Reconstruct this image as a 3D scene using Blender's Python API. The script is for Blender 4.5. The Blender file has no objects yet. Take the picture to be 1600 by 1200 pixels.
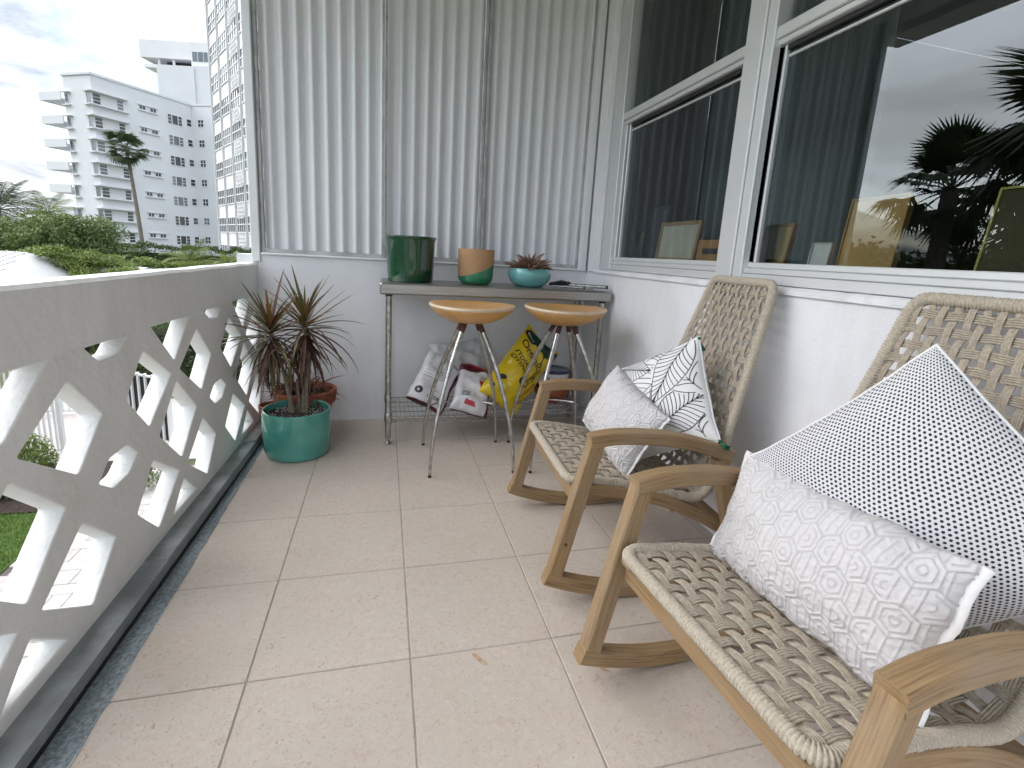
import bpy, bmesh, math, random
import numpy as np
from mathutils import Vector, Matrix, noise

random.seed(7)
rnd = random.Random(11)
T = 0.406                       # one floor tile, metres; most balcony sizes are given in tiles
SC = bpy.context.scene
COL = SC.collection

# ------------------------------------------------------------------ camera
cd = bpy.data.cameras.new('camera')
cam = bpy.data.objects.new('camera', cd)
COL.objects.link(cam)
right = Vector((0.968, -0.245, 0.056)); down = Vector((0.005, -0.205, -0.979))
right.normalize(); fwd = right.cross(down); fwd.normalize(); down = fwd.cross(right)
mw = Matrix(((right.x, -down.x, -fwd.x, 0), (right.y, -down.y, -fwd.y, 0), (right.z, -down.z, -fwd.z, 0), (0, 0, 0, 1)))
mw.translation = Vector((-0.1867, -2.9062, 2.686)) * T
cam.matrix_world = mw
cd.sensor_width = 36.0
cd.lens = 774.3 / 1600 * 36
cd.shift_y = -44.4 / 1600
cd.clip_start = 0.02
cd.clip_end = 3000
SC.camera = cam

# ------------------------------------------------------------------ world, sun, exposure
SUN_EL, SUN_AZ = math.radians(42), Vector((-0.86, 0.36, 0)).normalized()
sund = Vector((SUN_AZ.x * math.cos(SUN_EL), SUN_AZ.y * math.cos(SUN_EL), math.sin(SUN_EL)))
W = bpy.data.worlds.new('World'); SC.world = W; W.use_nodes = True
nt = W.node_tree; nt.nodes.clear()
def wn(t, **k):
    n = nt.nodes.new(t)
    for a, b in k.items(): setattr(n, a, b)
    return n
out = wn('ShaderNodeOutputWorld'); bg = wn('ShaderNodeBackground'); bg.inputs['Strength'].default_value = 0.12
sky = wn('ShaderNodeTexSky', sky_type='NISHITA', sun_disc=False)
sky.sun_elevation = SUN_EL; sky.sun_rotation = math.atan2(sund.x, sund.y)
sky.air_density = 1.0; sky.dust_density = 1.5
tc = wn('ShaderNodeTexCoord')
sep = wn('ShaderNodeSeparateXYZ'); nt.links.new(tc.outputs['Generated'], sep.inputs[0])
mz = wn('ShaderNodeMath', operation='MAXIMUM'); mz.inputs[1].default_value = 0.0; nt.links.new(sep.outputs['Z'], mz.inputs[0])
az = wn('ShaderNodeMath', operation='ADD'); az.inputs[1].default_value = 0.22; nt.links.new(mz.outputs[0], az.inputs[0])
dx = wn('ShaderNodeMath', operation='DIVIDE'); dy = wn('ShaderNodeMath', operation='DIVIDE')
nt.links.new(sep.outputs['X'], dx.inputs[0]); nt.links.new(az.outputs[0], dx.inputs[1])
nt.links.new(sep.outputs['Y'], dy.inputs[0]); nt.links.new(az.outputs[0], dy.inputs[1])
cmb = wn('ShaderNodeCombineXYZ'); nt.links.new(dx.outputs[0], cmb.inputs[0]); nt.links.new(dy.outputs[0], cmb.inputs[1])
n1 = wn('ShaderNodeTexNoise'); n1.inputs['Scale'].default_value = 0.95; n1.inputs['Detail'].default_value = 9; n1.inputs['Roughness'].default_value = 0.55
n1.inputs['Distortion'].default_value = 0.35
n2 = wn('ShaderNodeTexNoise'); n2.inputs['Scale'].default_value = 1.9; n2.inputs['Detail'].default_value = 7; n2.inputs['Roughness'].default_value = 0.58; n2.inputs['Distortion'].default_value = 0.5
off = wn('ShaderNodeVectorMath', operation='ADD'); off.inputs[1].default_value = (3.1, 7.7, 0.4)
nt.links.new(cmb.outputs[0], off.inputs[0]); nt.links.new(off.outputs[0], n1.inputs['Vector']); nt.links.new(off.outputs[0], n2.inputs['Vector'])
cover = wn('ShaderNodeValToRGB')
cover.color_ramp.elements[0].position = 0.36; cover.color_ramp.elements[0].color = (0, 0, 0, 1)
cover.color_ramp.elements[1].position = 0.54; cover.color_ramp.elements[1].color = (1, 1, 1, 1)
nt.links.new(n1.outputs['Fac'], cover.inputs[0])
shade = wn('ShaderNodeValToRGB')
shade.color_ramp.elements[0].position = 0.36; shade.color_ramp.elements[0].color = (2.3, 2.6, 3.05, 1)
shade.color_ramp.elements[1].position = 0.66; shade.color_ramp.elements[1].color = (7.0, 7.1, 7.3, 1)
nt.links.new(n2.outputs['Fac'], shade.inputs[0])
mixw = wn('ShaderNodeMixRGB')
nt.links.new(cover.outputs[0], mixw.inputs[0]); nt.links.new(sky.outputs[0], mixw.inputs[1]); nt.links.new(shade.outputs[0], mixw.inputs[2])
ov = wn('ShaderNodeMath', operation='MULTIPLY_ADD'); ov.inputs[1].default_value = 1.05; ov.inputs[2].default_value = 0.525; nt.links.new(mz.outputs[0], ov.inputs[0])
cl = wn('ShaderNodeVectorMath', operation='SCALE'); nt.links.new(shade.outputs[0], cl.inputs[0]); nt.links.new(ov.outputs[0], cl.inputs['Scale'])
nt.links.new(cl.outputs[0], mixw.inputs[2])
nt.links.new(mixw.outputs[0], bg.inputs['Color']); nt.links.new(bg.outputs[0], out.inputs['Surface'])

sl = bpy.data.lights.new('sun', 'SUN'); sl.energy = 1.2; sl.angle = math.radians(80); sl.color = (1.0, 0.985, 0.965)
so = bpy.data.objects.new('sun', sl); COL.objects.link(so)
so.rotation_euler = (-sund).to_track_quat('-Z', 'Y').to_euler()
so.location = (0, 0, 20)

SC.view_settings.view_transform = 'Standard'; SC.view_settings.look = 'None'
SC.view_settings.gamma = 1.0; SC.view_settings.use_curve_mapping = False
SC.view_settings.exposure = 1.6
SC.cycles.max_bounces = 8; SC.cycles.diffuse_bounces = 5; SC.cycles.adaptive_threshold = 0.025; SC.cycles.use_light_tree = False; SC.cycles.transparent_max_bounces = 16
SC.cycles.use_denoising = True

# ------------------------------------------------------------------ materials
MATS = {}
def M(name, col, rough=0.6, metal=0.0, bump=0.0, bscale=60, var=0.0, vscale=4, col2=None, spec=0.5, coat=0.0, coord='Object', detail=5, rnd_obj=0.0, stretch=None, bdist=0.003, sheen=0.0, grime=0.0):
    if name in MATS: return MATS[name]
    m = bpy.data.materials.new(name); MATS[name] = m; m.use_nodes = True
    nt = m.node_tree; b = nt.nodes['Principled BSDF']
    b.inputs['Base Color'].default_value = (*col, 1); b.inputs['Roughness'].default_value = rough
    b.inputs['Metallic'].default_value = metal; b.inputs['Specular IOR Level'].default_value = spec
    b.inputs['Coat Weight'].default_value = coat; b.inputs['Coat Roughness'].default_value = 0.06
    if sheen: b.inputs['Sheen Weight'].default_value = sheen
    N = nt.nodes.new; Lk = nt.links.new
    tc = N('ShaderNodeTexCoord'); mp = N('ShaderNodeMapping'); Lk(tc.outputs[coord], mp.inputs['Vector'])
    if stretch: mp.inputs['Scale'].default_value = stretch
    last = None
    if rnd_obj or var:
        oi = N('ShaderNodeObjectInfo')
        ml = N('ShaderNodeVectorMath'); ml.operation = 'SCALE'; ml.inputs['Scale'].default_value = 37.0
        cx = N('ShaderNodeCombineXYZ'); Lk(oi.outputs['Random'], cx.inputs[0]); Lk(oi.outputs['Random'], cx.inputs[1]); Lk(cx.outputs[0], ml.inputs[0])
        ad = N('ShaderNodeVectorMath'); ad.operation = 'ADD'; Lk(mp.outputs[0], ad.inputs[0]); Lk(ml.outputs[0], ad.inputs[1])
        vec = ad.outputs[0]
    else: vec = mp.outputs[0]
    if var:
        no = N('ShaderNodeTexNoise'); no.inputs['Scale'].default_value = vscale; no.inputs['Detail'].default_value = detail; no.inputs['Roughness'].default_value = 0.6
        Lk(vec, no.inputs['Vector'])
        rp = N('ShaderNodeValToRGB'); rp.color_ramp.elements[0].position = 0.35; rp.color_ramp.elements[1].position = 0.65
        Lk(no.outputs['Fac'], rp.inputs[0])
        c2 = col2 if col2 else tuple(c * (1 - var) for c in col)
        mx = N('ShaderNodeMixRGB'); mx.inputs[1].default_value = (*col, 1); mx.inputs[2].default_value = (*c2, 1)
        Lk(rp.outputs[0], mx.inputs[0]); last = mx.outputs[0]
    if rnd_obj:
        hs = N('ShaderNodeHueSaturation'); mr = N('ShaderNodeMapRange'); oi2 = N('ShaderNodeObjectInfo')
        mr.inputs['To Min'].default_value = 1 - rnd_obj; mr.inputs['To Max'].default_value = 1 + rnd_obj
        Lk(oi2.outputs['Random'], mr.inputs['Value']); Lk(mr.outputs[0], hs.inputs['Value'])
        if last: Lk(last, hs.inputs['Color'])
        else: hs.inputs['Color'].default_value = (*col, 1)
        last = hs.outputs[0]
    if grime:
        g1 = N('ShaderNodeTexNoise'); g1.inputs['Scale'].default_value = 3.0; g1.inputs['Detail'].default_value = 7; g1.inputs['Roughness'].default_value = 0.68
        gm = N('ShaderNodeMapping'); gm.inputs['Scale'].default_value = (2.2, 2.2, 0.55); Lk(tc.outputs['Object'], gm.inputs['Vector']); Lk(gm.outputs[0], g1.inputs['Vector'])
        g2 = N('ShaderNodeTexNoise'); g2.inputs['Scale'].default_value = 38; g2.inputs['Detail'].default_value = 2; Lk(tc.outputs['Object'], g2.inputs['Vector'])
        r1 = N('ShaderNodeValToRGB'); r1.color_ramp.elements[0].position = 0.50; r1.color_ramp.elements[1].position = 0.78; Lk(g1.outputs['Fac'], r1.inputs[0])
        r2 = N('ShaderNodeValToRGB'); r2.color_ramp.elements[0].position = 0.715; r2.color_ramp.elements[1].position = 0.74; Lk(g2.outputs['Fac'], r2.inputs[0])
        mxg = N('ShaderNodeMath'); mxg.operation = 'MAXIMUM'; Lk(r1.outputs[0], mxg.inputs[0]); Lk(r2.outputs[0], mxg.inputs[1])
        mg = N('ShaderNodeMath'); mg.operation = 'MULTIPLY'; mg.inputs[1].default_value = grime; Lk(mxg.outputs[0], mg.inputs[0])
        xg = N('ShaderNodeMixRGB'); xg.inputs[2].default_value = (col[0]*.55, col[1]*.52, col[2]*.47, 1); Lk(mg.outputs[0], xg.inputs[0])
        if last: Lk(last, xg.inputs[1])
        else: xg.inputs[1].default_value = (*col, 1)
        last = xg.outputs[0]
    if last: Lk(last, b.inputs['Base Color'])
    if bump:
        nb = N('ShaderNodeTexNoise'); nb.inputs['Scale'].default_value = bscale; nb.inputs['Detail'].default_value = 4
        Lk(vec, nb.inputs['Vector'])
        bp = N('ShaderNodeBump'); bp.inputs['Strength'].default_value = bump; bp.inputs['Distance'].default_value = bdist
        Lk(nb.outputs['Fac'], bp.inputs['Height']); Lk(bp.outputs[0], b.inputs['Normal'])
    return m

white_wall = M('white_stucco', (0.80, 0.81, 0.84), 0.75, bump=0.5, bscale=75, var=0.06, vscale=2.5, bdist=0.005, grime=0.22)
rail_paint = M('rail_paint', (0.84, 0.845, 0.84), 0.7, bump=0.55, bscale=38, var=0.10, vscale=2.0, bdist=0.007, grime=0.26)
ceil_paint = M('ceiling_paint', (0.82, 0.82, 0.82), 0.8, bump=0.2, bscale=50)
kerb_paint = M('grey_floor_paint', (0.31, 0.335, 0.345), 0.5, bump=0.8, bscale=140, var=0.35, vscale=9, bdist=0.003)
gutter_mat = M('speckled_grey_concrete', (0.30, 0.355, 0.39), 0.8, bump=0.9, bscale=120, var=0.65, vscale=95, col2=(0.13, 0.155, 0.175), bdist=0.004, detail=3)
grout = M('grout', (0.44, 0.39, 0.35), 0.9, bump=0.3, bscale=200, var=0.3, vscale=12)
alu = M('aluminium_frame', (0.70, 0.72, 0.73), 0.38, 0.35, bump=0.05, bscale=200, var=0.05, vscale=3)
alu_old = M('weathered_aluminium', (0.52, 0.52, 0.52), 0.5, 0.4, var=0.35, vscale=9, bump=0.15, bscale=90)
shutter_mat = M('white_corrugated_sheet', (0.76, 0.77, 0.80), 0.45, 0.05, var=0.06, vscale=3, stretch=(1, 1, 0.2), grime=0.12)
steel = M('brushed_steel', (0.42, 0.41, 0.40), 0.33, 0.9, bump=0.12, bscale=30, var=0.25, vscale=6, stretch=(1, 30, 30), bdist=0.001)
chrome = M('worn_chrome', (0.62, 0.61, 0.59), 0.25, 0.95, var=0.45, vscale=35, bump=0.12, bscale=90)
rusty = M('rusty_collar', (0.13, 0.06, 0.045), 0.6, 0.4, var=0.5, vscale=40)
blackp = M('black_plastic', (0.016, 0.016, 0.018), 0.45)
stoolwood = M('beech_plywood', (0.72, 0.40, 0.14), 0.38, var=0.22, vscale=7, stretch=(1, 5, 5), bump=0.06, bscale=40, coat=0.15)
stoolrim = M('pale_beech_edge', (0.70, 0.55, 0.38), 0.45, var=0.15, vscale=10)
rope = M('beige_rope', (0.53, 0.465, 0.37), 0.85, bump=0.7, bscale=420, var=0.28, vscale=160, bdist=0.0015, sheen=0.15)
rope_back = M('beige_rope_weave', (0.475, 0.41, 0.32), 0.85, bump=0.7, bscale=420, var=0.32, vscale=120, bdist=0.0015, sheen=0.15)
glaze_green = M('dark_green_glaze', (0.008, 0.075, 0.03), 0.12, var=0.6, vscale=5, coat=0.6, stretch=(1, 1, 0.25))
glaze_green2 = M('green_glaze_band', (0.035, 0.26, 0.13), 0.22, var=0.4, vscale=8, stretch=(1, 1, 7), coat=0.3)
clay_tan = M('tan_clay', (0.50, 0.30, 0.16), 0.75, var=0.12, vscale=8, bump=0.15, bscale=120)
glaze_turq = M('turquoise_glaze', (0.16, 0.45, 0.45), 0.2, coat=0.5, var=0.15, vscale=6)
glaze_teal = M('teal_glaze', (0.085, 0.36, 0.31), 0.15, coat=0.7, var=0.22, vscale=5, col2=(0.05, 0.245, 0.20))
terracotta = M('terracotta', (0.36, 0.11, 0.055), 0.8, var=0.35, vscale=9, bump=0.25, bscale=90)
porcelain = M('white_porcelain', (0.72, 0.73, 0.74), 0.18, coat=0.4)
cobalt = M('cobalt_glaze', (0.02, 0.035, 0.12), 0.2, coat=0.4)
soil = M('potting_soil', (0.028, 0.02, 0.016), 0.95, bump=1.0, bscale=60, var=0.5, vscale=40, bdist=0.01)
perlite = M('perlite', (0.62, 0.60, 0.56), 0.9)
bark = M('pale_cane_bark', (0.26, 0.22, 0.17), 0.9, var=0.4, vscale=18, bump=0.6, bscale=60, stretch=(1, 1, 3))
dry = M('dried_brown_leaf', (0.17, 0.075, 0.04), 0.8, var=0.5, vscale=12, rnd_obj=0.2)
succ = M('brown_succulent', (0.26, 0.15, 0.105), 0.6, var=0.35, vscale=14, rnd_obj=0.25)
glass_dark = M('far_window_glass', (0.03, 0.036, 0.042), 0.12, spec=0.8, rnd_obj=0.5)
glass_grey = M('far_window_glass_curtained', (0.13, 0.145, 0.155), 0.2, spec=0.8, rnd_obj=0.35)
bwhite = M('far_white_render', (0.62, 0.635, 0.665), 0.85, var=0.06, vscale=0.25)
bwhite2 = M('tower_white_render', (0.67, 0.675, 0.69), 0.8, var=0.05, vscale=0.3)
bpanel = M('far_recess_panel', (0.58, 0.58, 0.60), 0.85)
roofwhite = M('white_metal_roof', (0.50, 0.50, 0.50), 0.5, var=0.08, vscale=1.2)
paver_m = M('pale_paver', (0.50, 0.46, 0.43), 0.85, var=0.18, vscale=6, bump=0.3, bscale=50, rnd_obj=0.12)
paver_j = M('paver_joint', (0.12, 0.10, 0.09), 0.95)
grass_m = M('grass_blade', (0.15, 0.25, 0.04), 0.7, var=0.4, vscale=6, rnd_obj=0.1)
lawn_m = M('lawn_base', (0.09, 0.15, 0.03), 0.95, var=0.4, vscale=5)
mulch_m = M('bark_mulch', (0.05, 0.032, 0.024), 0.95, var=0.6, vscale=20, bump=1.0, bscale=30, bdist=0.03)
ground_m = M('distant_ground', (0.09, 0.11, 0.05), 0.95, var=0.4, vscale=0.15)
trunk_m = M('palm_trunk', (0.22, 0.19, 0.16), 0.9, var=0.4, vscale=3, stretch=(1, 1, 6), bump=0.4, bscale=20)
white_gate = M('white_gate_paint', (0.72, 0.72, 0.72), 0.5, var=0.05, grime=0.2)
black_gate = M('black_gate_paint', (0.015, 0.015, 0.017), 0.45)
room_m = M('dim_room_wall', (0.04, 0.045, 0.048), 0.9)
curtain_m = M('grey_green_curtain', (0.15, 0.185, 0.185), 0.9, var=0.1, vscale=3)
ink = M('black_ink', (0.018, 0.018, 0.02), 0.7)
tassel_m = M('green_tassel_yarn', (0.006, 0.13, 0.06), 0.8, var=0.3, vscale=60)

def leafmat(name, c1, c2, rough=0.55, trans=0.25):
    m = M(name, c1, rough, var=0.5, vscale=1.3, col2=c2, coord='Object', rnd_obj=0.15)
    b = m.node_tree.nodes['Principled BSDF']
    b.inputs['Subsurface Weight'].default_value = 0.0
    # light shining through leaves
    nt = m.node_tree; tr = nt.nodes.new('ShaderNodeBsdfTranslucent'); mx = nt.nodes.new('ShaderNodeMixShader')
    src = b.inputs['Base Color'].links[0].from_socket
    nt.links.new(src, tr.inputs['Color']); mx.inputs[0].default_value = trans
    nt.links.new(b.outputs[0], mx.inputs[1]); nt.links.new(tr.outputs[0], mx.inputs[2])
    nt.links.new(mx.outputs[0], nt.nodes['Material Output'].inputs['Surface'])
    return m
leaf_dark = leafmat('evergreen_leaf', (0.075, 0.115, 0.035), (0.045, 0.07, 0.025))
leaf_mid = leafmat('mid_green_leaf', (0.145, 0.20, 0.06), (0.085, 0.125, 0.04))
leaf_light = leafmat('light_green_leaf', (0.20, 0.26, 0.055), (0.11, 0.16, 0.04))
leaf_palm = leafmat('palm_leaf', (0.06, 0.09, 0.035), (0.035, 0.06, 0.022))
leaf_palm2 = leafmat('yellow_green_palm_leaf', (0.17, 0.20, 0.045), (0.09, 0.14, 0.03))
leaf_drac = leafmat('dracaena_leaf_olive', (0.15, 0.15, 0.045), (0.09, 0.075, 0.035), 0.35, 0.15)
leaf_drac2 = leafmat('dracaena_leaf_maroon', (0.14, 0.048, 0.042), (0.075, 0.05, 0.03), 0.35, 0.15)
leaf_drac3 = leafmat('dracaena_leaf_rust', (0.26, 0.11, 0.03), (0.14, 0.09, 0.03), 0.4, 0.2)

def tile_material():
    m = bpy.data.materials.new('beige_stone_tile'); m.use_nodes = True; nt = m.node_tree
    b = nt.nodes['Principled BSDF']; N = nt.nodes.new; Lk = nt.links.new
    tc = N('ShaderNodeTexCoord'); oi = N('ShaderNodeObjectInfo')
    cx = N('ShaderNodeCombineXYZ'); Lk(oi.outputs['Random'], cx.inputs[0]); Lk(oi.outputs['Random'], cx.inputs[2])
    sc = N('ShaderNodeVectorMath'); sc.operation = 'SCALE'; sc.inputs['Scale'].default_value = 53; Lk(cx.outputs[0], sc.inputs[0])
    ad = N('ShaderNodeVectorMath'); ad.operation = 'ADD'; Lk(tc.outputs['Object'], ad.inputs[0]); Lk(sc.outputs[0], ad.inputs[1])
    def noise_(scale, det, dist=0.0, rough=0.6):
        n = N('ShaderNodeTexNoise'); n.inputs['Scale'].default_value = scale; n.inputs['Detail'].default_value = det
        n.inputs['Distortion'].default_value = dist; n.inputs['Roughness'].default_value = rough; Lk(ad.outputs[0], n.inputs['Vector']); return n.outputs['Fac']
    def ramp(src, a, bb):
        r = N('ShaderNodeValToRGB'); r.color_ramp.elements[0].position = a; r.color_ramp.elements[1].position = bb; Lk(src, r.inputs[0]); return r.outputs[0]
    def mix(f, c1, c2, k=1.0):
        x = N('ShaderNodeMixRGB')
        mu = N('ShaderNodeMath'); mu.operation = 'MULTIPLY'; mu.inputs[1].default_value = k; Lk(f, mu.inputs[0]); Lk(mu.outputs[0], x.inputs[0])
        for i, c in ((1, c1), (2, c2)):
            if isinstance(c, tuple): x.inputs[i].default_value = (*c, 1)
            else: Lk(c, x.inputs[i])
        return x.outputs[0]
    c = mix(ramp(noise_(9, 4), 0.35, 0.7), (0.545, 0.487, 0.425), (0.555, 0.468, 0.412))
    c = mix(ramp(noise_(55, 6, 0.6), 0.45, 0.75), c, (0.64, 0.585, 0.525), 0.6)
    c = mix(ramp(noise_(60, 3, 2.6), 0.60, 0.66), c, (0.36, 0.255, 0.21), 0.75)
    c = mix(ramp(noise_(30, 5, 1.2), 0.56, 0.72), c, (0.50, 0.355, 0.31), 0.65)
    hs = N('ShaderNodeHueSaturation'); mr = N('ShaderNodeMapRange'); mr.inputs['To Min'].default_value = 0.985; mr.inputs['To Max'].default_value = 1.015
    Lk(oi.outputs['Random'], mr.inputs['Value']); Lk(mr.outputs[0], hs.inputs['Value']); Lk(c, hs.inputs['Color'])
    # large soft dirt over several tiles, fixed to the floor
    ge = N('ShaderNodeNewGeometry'); nd = N('ShaderNodeTexNoise'); nd.inputs['Scale'].default_value = 2.2; nd.inputs['Detail'].default_value = 5
    Lk(ge.outputs['Position'], nd.inputs['Vector'])
    cc = mix(ramp(nd.outputs['Fac'], 0.45, 0.75), hs.outputs[0], (0.45, 0.395, 0.34), 0.4)
    Lk(cc, b.inputs['Base Color'])
    b.inputs['Roughness'].default_value = 0.5
    bp = N('ShaderNodeBump'); bp.inputs['Strength'].default_value = 0.25; bp.inputs['Distance'].default_value = 0.002
    Lk(noise_(60, 5, 1.5), bp.inputs['Height']); Lk(bp.outputs[0], b.inputs['Normal'])
    return m
tile_m = tile_material()

def wood_material():
    m = bpy.data.materials.new('weathered_teak'); m.use_nodes = True; nt = m.node_tree
    b = nt.nodes['Principled BSDF']; N = nt.nodes.new; Lk = nt.links.new
    uv = N('ShaderNodeUVMap'); mp = N('ShaderNodeMapping'); mp.inputs['Scale'].default_value = (1.6, 48, 1); Lk(uv.outputs[0], mp.inputs['Vector'])
    n = N('ShaderNodeTexNoise'); n.inputs['Scale'].default_value = 4; n.inputs['Detail'].default_value = 8; n.inputs['Roughness'].default_value = 0.65; n.inputs['Distortion'].default_value = 0.6
    Lk(mp.outputs[0], n.inputs['Vector'])
    r = N('ShaderNodeValToRGB'); e = r.color_ramp.elements
    e[0].position = 0.30; e[0].color = (0.135, 0.083, 0.040, 1); e[1].position = 0.68; e[1].color = (0.36, 0.245, 0.128, 1)
    m1 = e.new(0.47); m1.color = (0.275, 0.175, 0.084, 1)
    Lk(n.outputs['Fac'], r.inputs[0])
    tc = N('ShaderNodeTexCoord'); n2 = N('ShaderNodeTexNoise'); n2.inputs['Scale'].default_value = 7; n2.inputs['Detail'].default_value = 4; Lk(tc.outputs['Object'], n2.inputs['Vector'])
    r2 = N('ShaderNodeValToRGB'); r2.color_ramp.elements[0].position = 0.42; r2.color_ramp.elements[1].position = 0.75; Lk(n2.outputs['Fac'], r2.inputs[0])
    mx = N('ShaderNodeMixRGB'); mx.inputs[2].default_value = (0.30, 0.24, 0.17, 1)
    mu = N('ShaderNodeMath'); mu.operation = 'MULTIPLY'; mu.inputs[1].default_value = 0.55; Lk(r2.outputs[0], mu.inputs[0]); Lk(mu.outputs[0], mx.inputs[0])
    Lk(r.outputs[0], mx.inputs[1]); Lk(mx.outputs[0], b.inputs['Base Color'])
    b.inputs['Roughness'].default_value = 0.62
    bp = N('ShaderNodeBump'); bp.inputs['Strength'].default_value = 0.35; bp.inputs['Distance'].default_value = 0.0015; Lk(n.outputs['Fac'], bp.inputs['Height']); Lk(bp.outputs[0], b.inputs['Normal'])
    return m
wood = wood_material()

def glass_material():
    m = bpy.data.materials.new('window_glass'); m.use_nodes = True; nt = m.node_tree; nt.nodes.clear()
    N = nt.nodes.new; Lk = nt.links.new
    o = N('ShaderNodeOutputMaterial'); g = N('ShaderNodeBsdfGlossy'); g.inputs['Roughness'].default_value = 0.0; g.inputs['Color'].default_value = (0.86, 0.93, 0.96, 1)
    t = N('ShaderNodeBsdfTransparent'); t.inputs['Color'].default_value = (0.80, 0.88, 0.88, 1)
    f = N('ShaderNodeFresnel'); f.inputs['IOR'].default_value = 1.75; mx = N('ShaderNodeMixShader')
    Lk(f.outputs[0], mx.inputs[0]); Lk(t.outputs[0], mx.inputs[1]); Lk(g.outputs[0], mx.inputs[2]); Lk(mx.outputs[0], o.inputs['Surface'])
    return m
glass = glass_material()

def dots_material():
    m = bpy.data.materials.new('white_cotton_black_dots'); m.use_nodes = True; nt = m.node_tree
    b = nt.nodes['Principled BSDF']; N = nt.nodes.new; Lk = nt.links.new
    uv = N('ShaderNodeUVMap'); sp = N('ShaderNodeSeparateXYZ'); Lk(uv.outputs[0], sp.inputs[0])
    def mth(op, a, bb=None):
        n = N('ShaderNodeMath'); n.operation = op
        for i, x in enumerate((a, bb)):
            if x is None: continue
            if isinstance(x, (int, float)): n.inputs[i].default_value = x
            else: Lk(x, n.inputs[i])
        return n.outputs[0]
    NU, NV = 54.0, 68.0
    nz = N('ShaderNodeTexNoise'); nz.inputs['Scale'].default_value = 60; Lk(uv.outputs[0], nz.inputs['Vector'])
    jit = mth('MULTIPLY', mth('SUBTRACT', nz.outputs['Fac'], 0.5), 0.35)
    v = mth('ADD', mth('MULTIPLY', sp.outputs[1], NV), jit); row = mth('FLOOR', v); fv = mth('SUBTRACT', mth('SUBTRACT', v, row), 0.5)
    u = mth('ADD', mth('MULTIPLY', sp.outputs[0], NU), mth('MULTIPLY', mth('MODULO', row, 2.0), 0.5))
    fu = mth('SUBTRACT', mth('SUBTRACT', u, mth('FLOOR', u)), 0.5)
    d = mth('SQRT', mth('ADD', mth('POWER', mth('MULTIPLY', fu, 1.15), 2.0), mth('POWER', mth('MULTIPLY', fv, 0.95), 2.0)))
    k = mth('LESS_THAN', d, 0.31)
    mx = N('ShaderNodeMixRGB'); mx.inputs[1].default_value = (0.63, 0.63, 0.655, 1); mx.inputs[2].default_value = (0.02, 0.021, 0.026, 1)
    Lk(k, mx.inputs[0]); Lk(mx.outputs[0], b.inputs['Base Color']); b.inputs['Roughness'].default_value = 0.9
    nb = N('ShaderNodeTexNoise'); nb.inputs['Scale'].default_value = 500; Lk(uv.outputs[0], nb.inputs['Vector'])
    bp = N('ShaderNodeBump'); bp.inputs['Strength'].default_value = 0.3; bp.inputs['Distance'].default_value = 0.001; Lk(nb.outputs['Fac'], bp.inputs['Height']); Lk(bp.outputs[0], b.inputs['Normal'])
    return m
dots_m = dots_material()
cotton = M('white_cotton', (0.74, 0.74, 0.74), 0.9, bump=0.25, bscale=300)

def quilt_material():
    m = bpy.data.materials.new('grey_quilted_cotton'); m.use_nodes = True; nt = m.node_tree
    b = nt.nodes['Principled BSDF']; N = nt.nodes.new; Lk = nt.links.new
    at = N('ShaderNodeAttribute'); at.attribute_name = 'stitch'
    mx = N('ShaderNodeMixRGB'); mx.inputs[1].default_value = (0.58, 0.565, 0.57, 1); mx.inputs[2].default_value = (0.36, 0.345, 0.34, 1)
    Lk(at.outputs['Fac'], mx.inputs[0]); Lk(mx.outputs[0], b.inputs['Base Color']); b.inputs['Roughness'].default_value = 0.92
    b.inputs['Sheen Weight'].default_value = 0.15
    tc = N('ShaderNodeTexCoord'); nb = N('ShaderNodeTexNoise'); nb.inputs['Scale'].default_value = 160; nb.inputs['Detail'].default_value = 4; Lk(tc.outputs['Object'], nb.inputs['Vector'])
    bp = N('ShaderNodeBump'); bp.inputs['Strength'].default_value = 0.5; bp.inputs['Distance'].default_value = 0.002; Lk(nb.outputs['Fac'], bp.inputs['Height']); Lk(bp.outputs[0], b.inputs['Normal'])
    return m
quilt_m = quilt_material()

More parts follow.
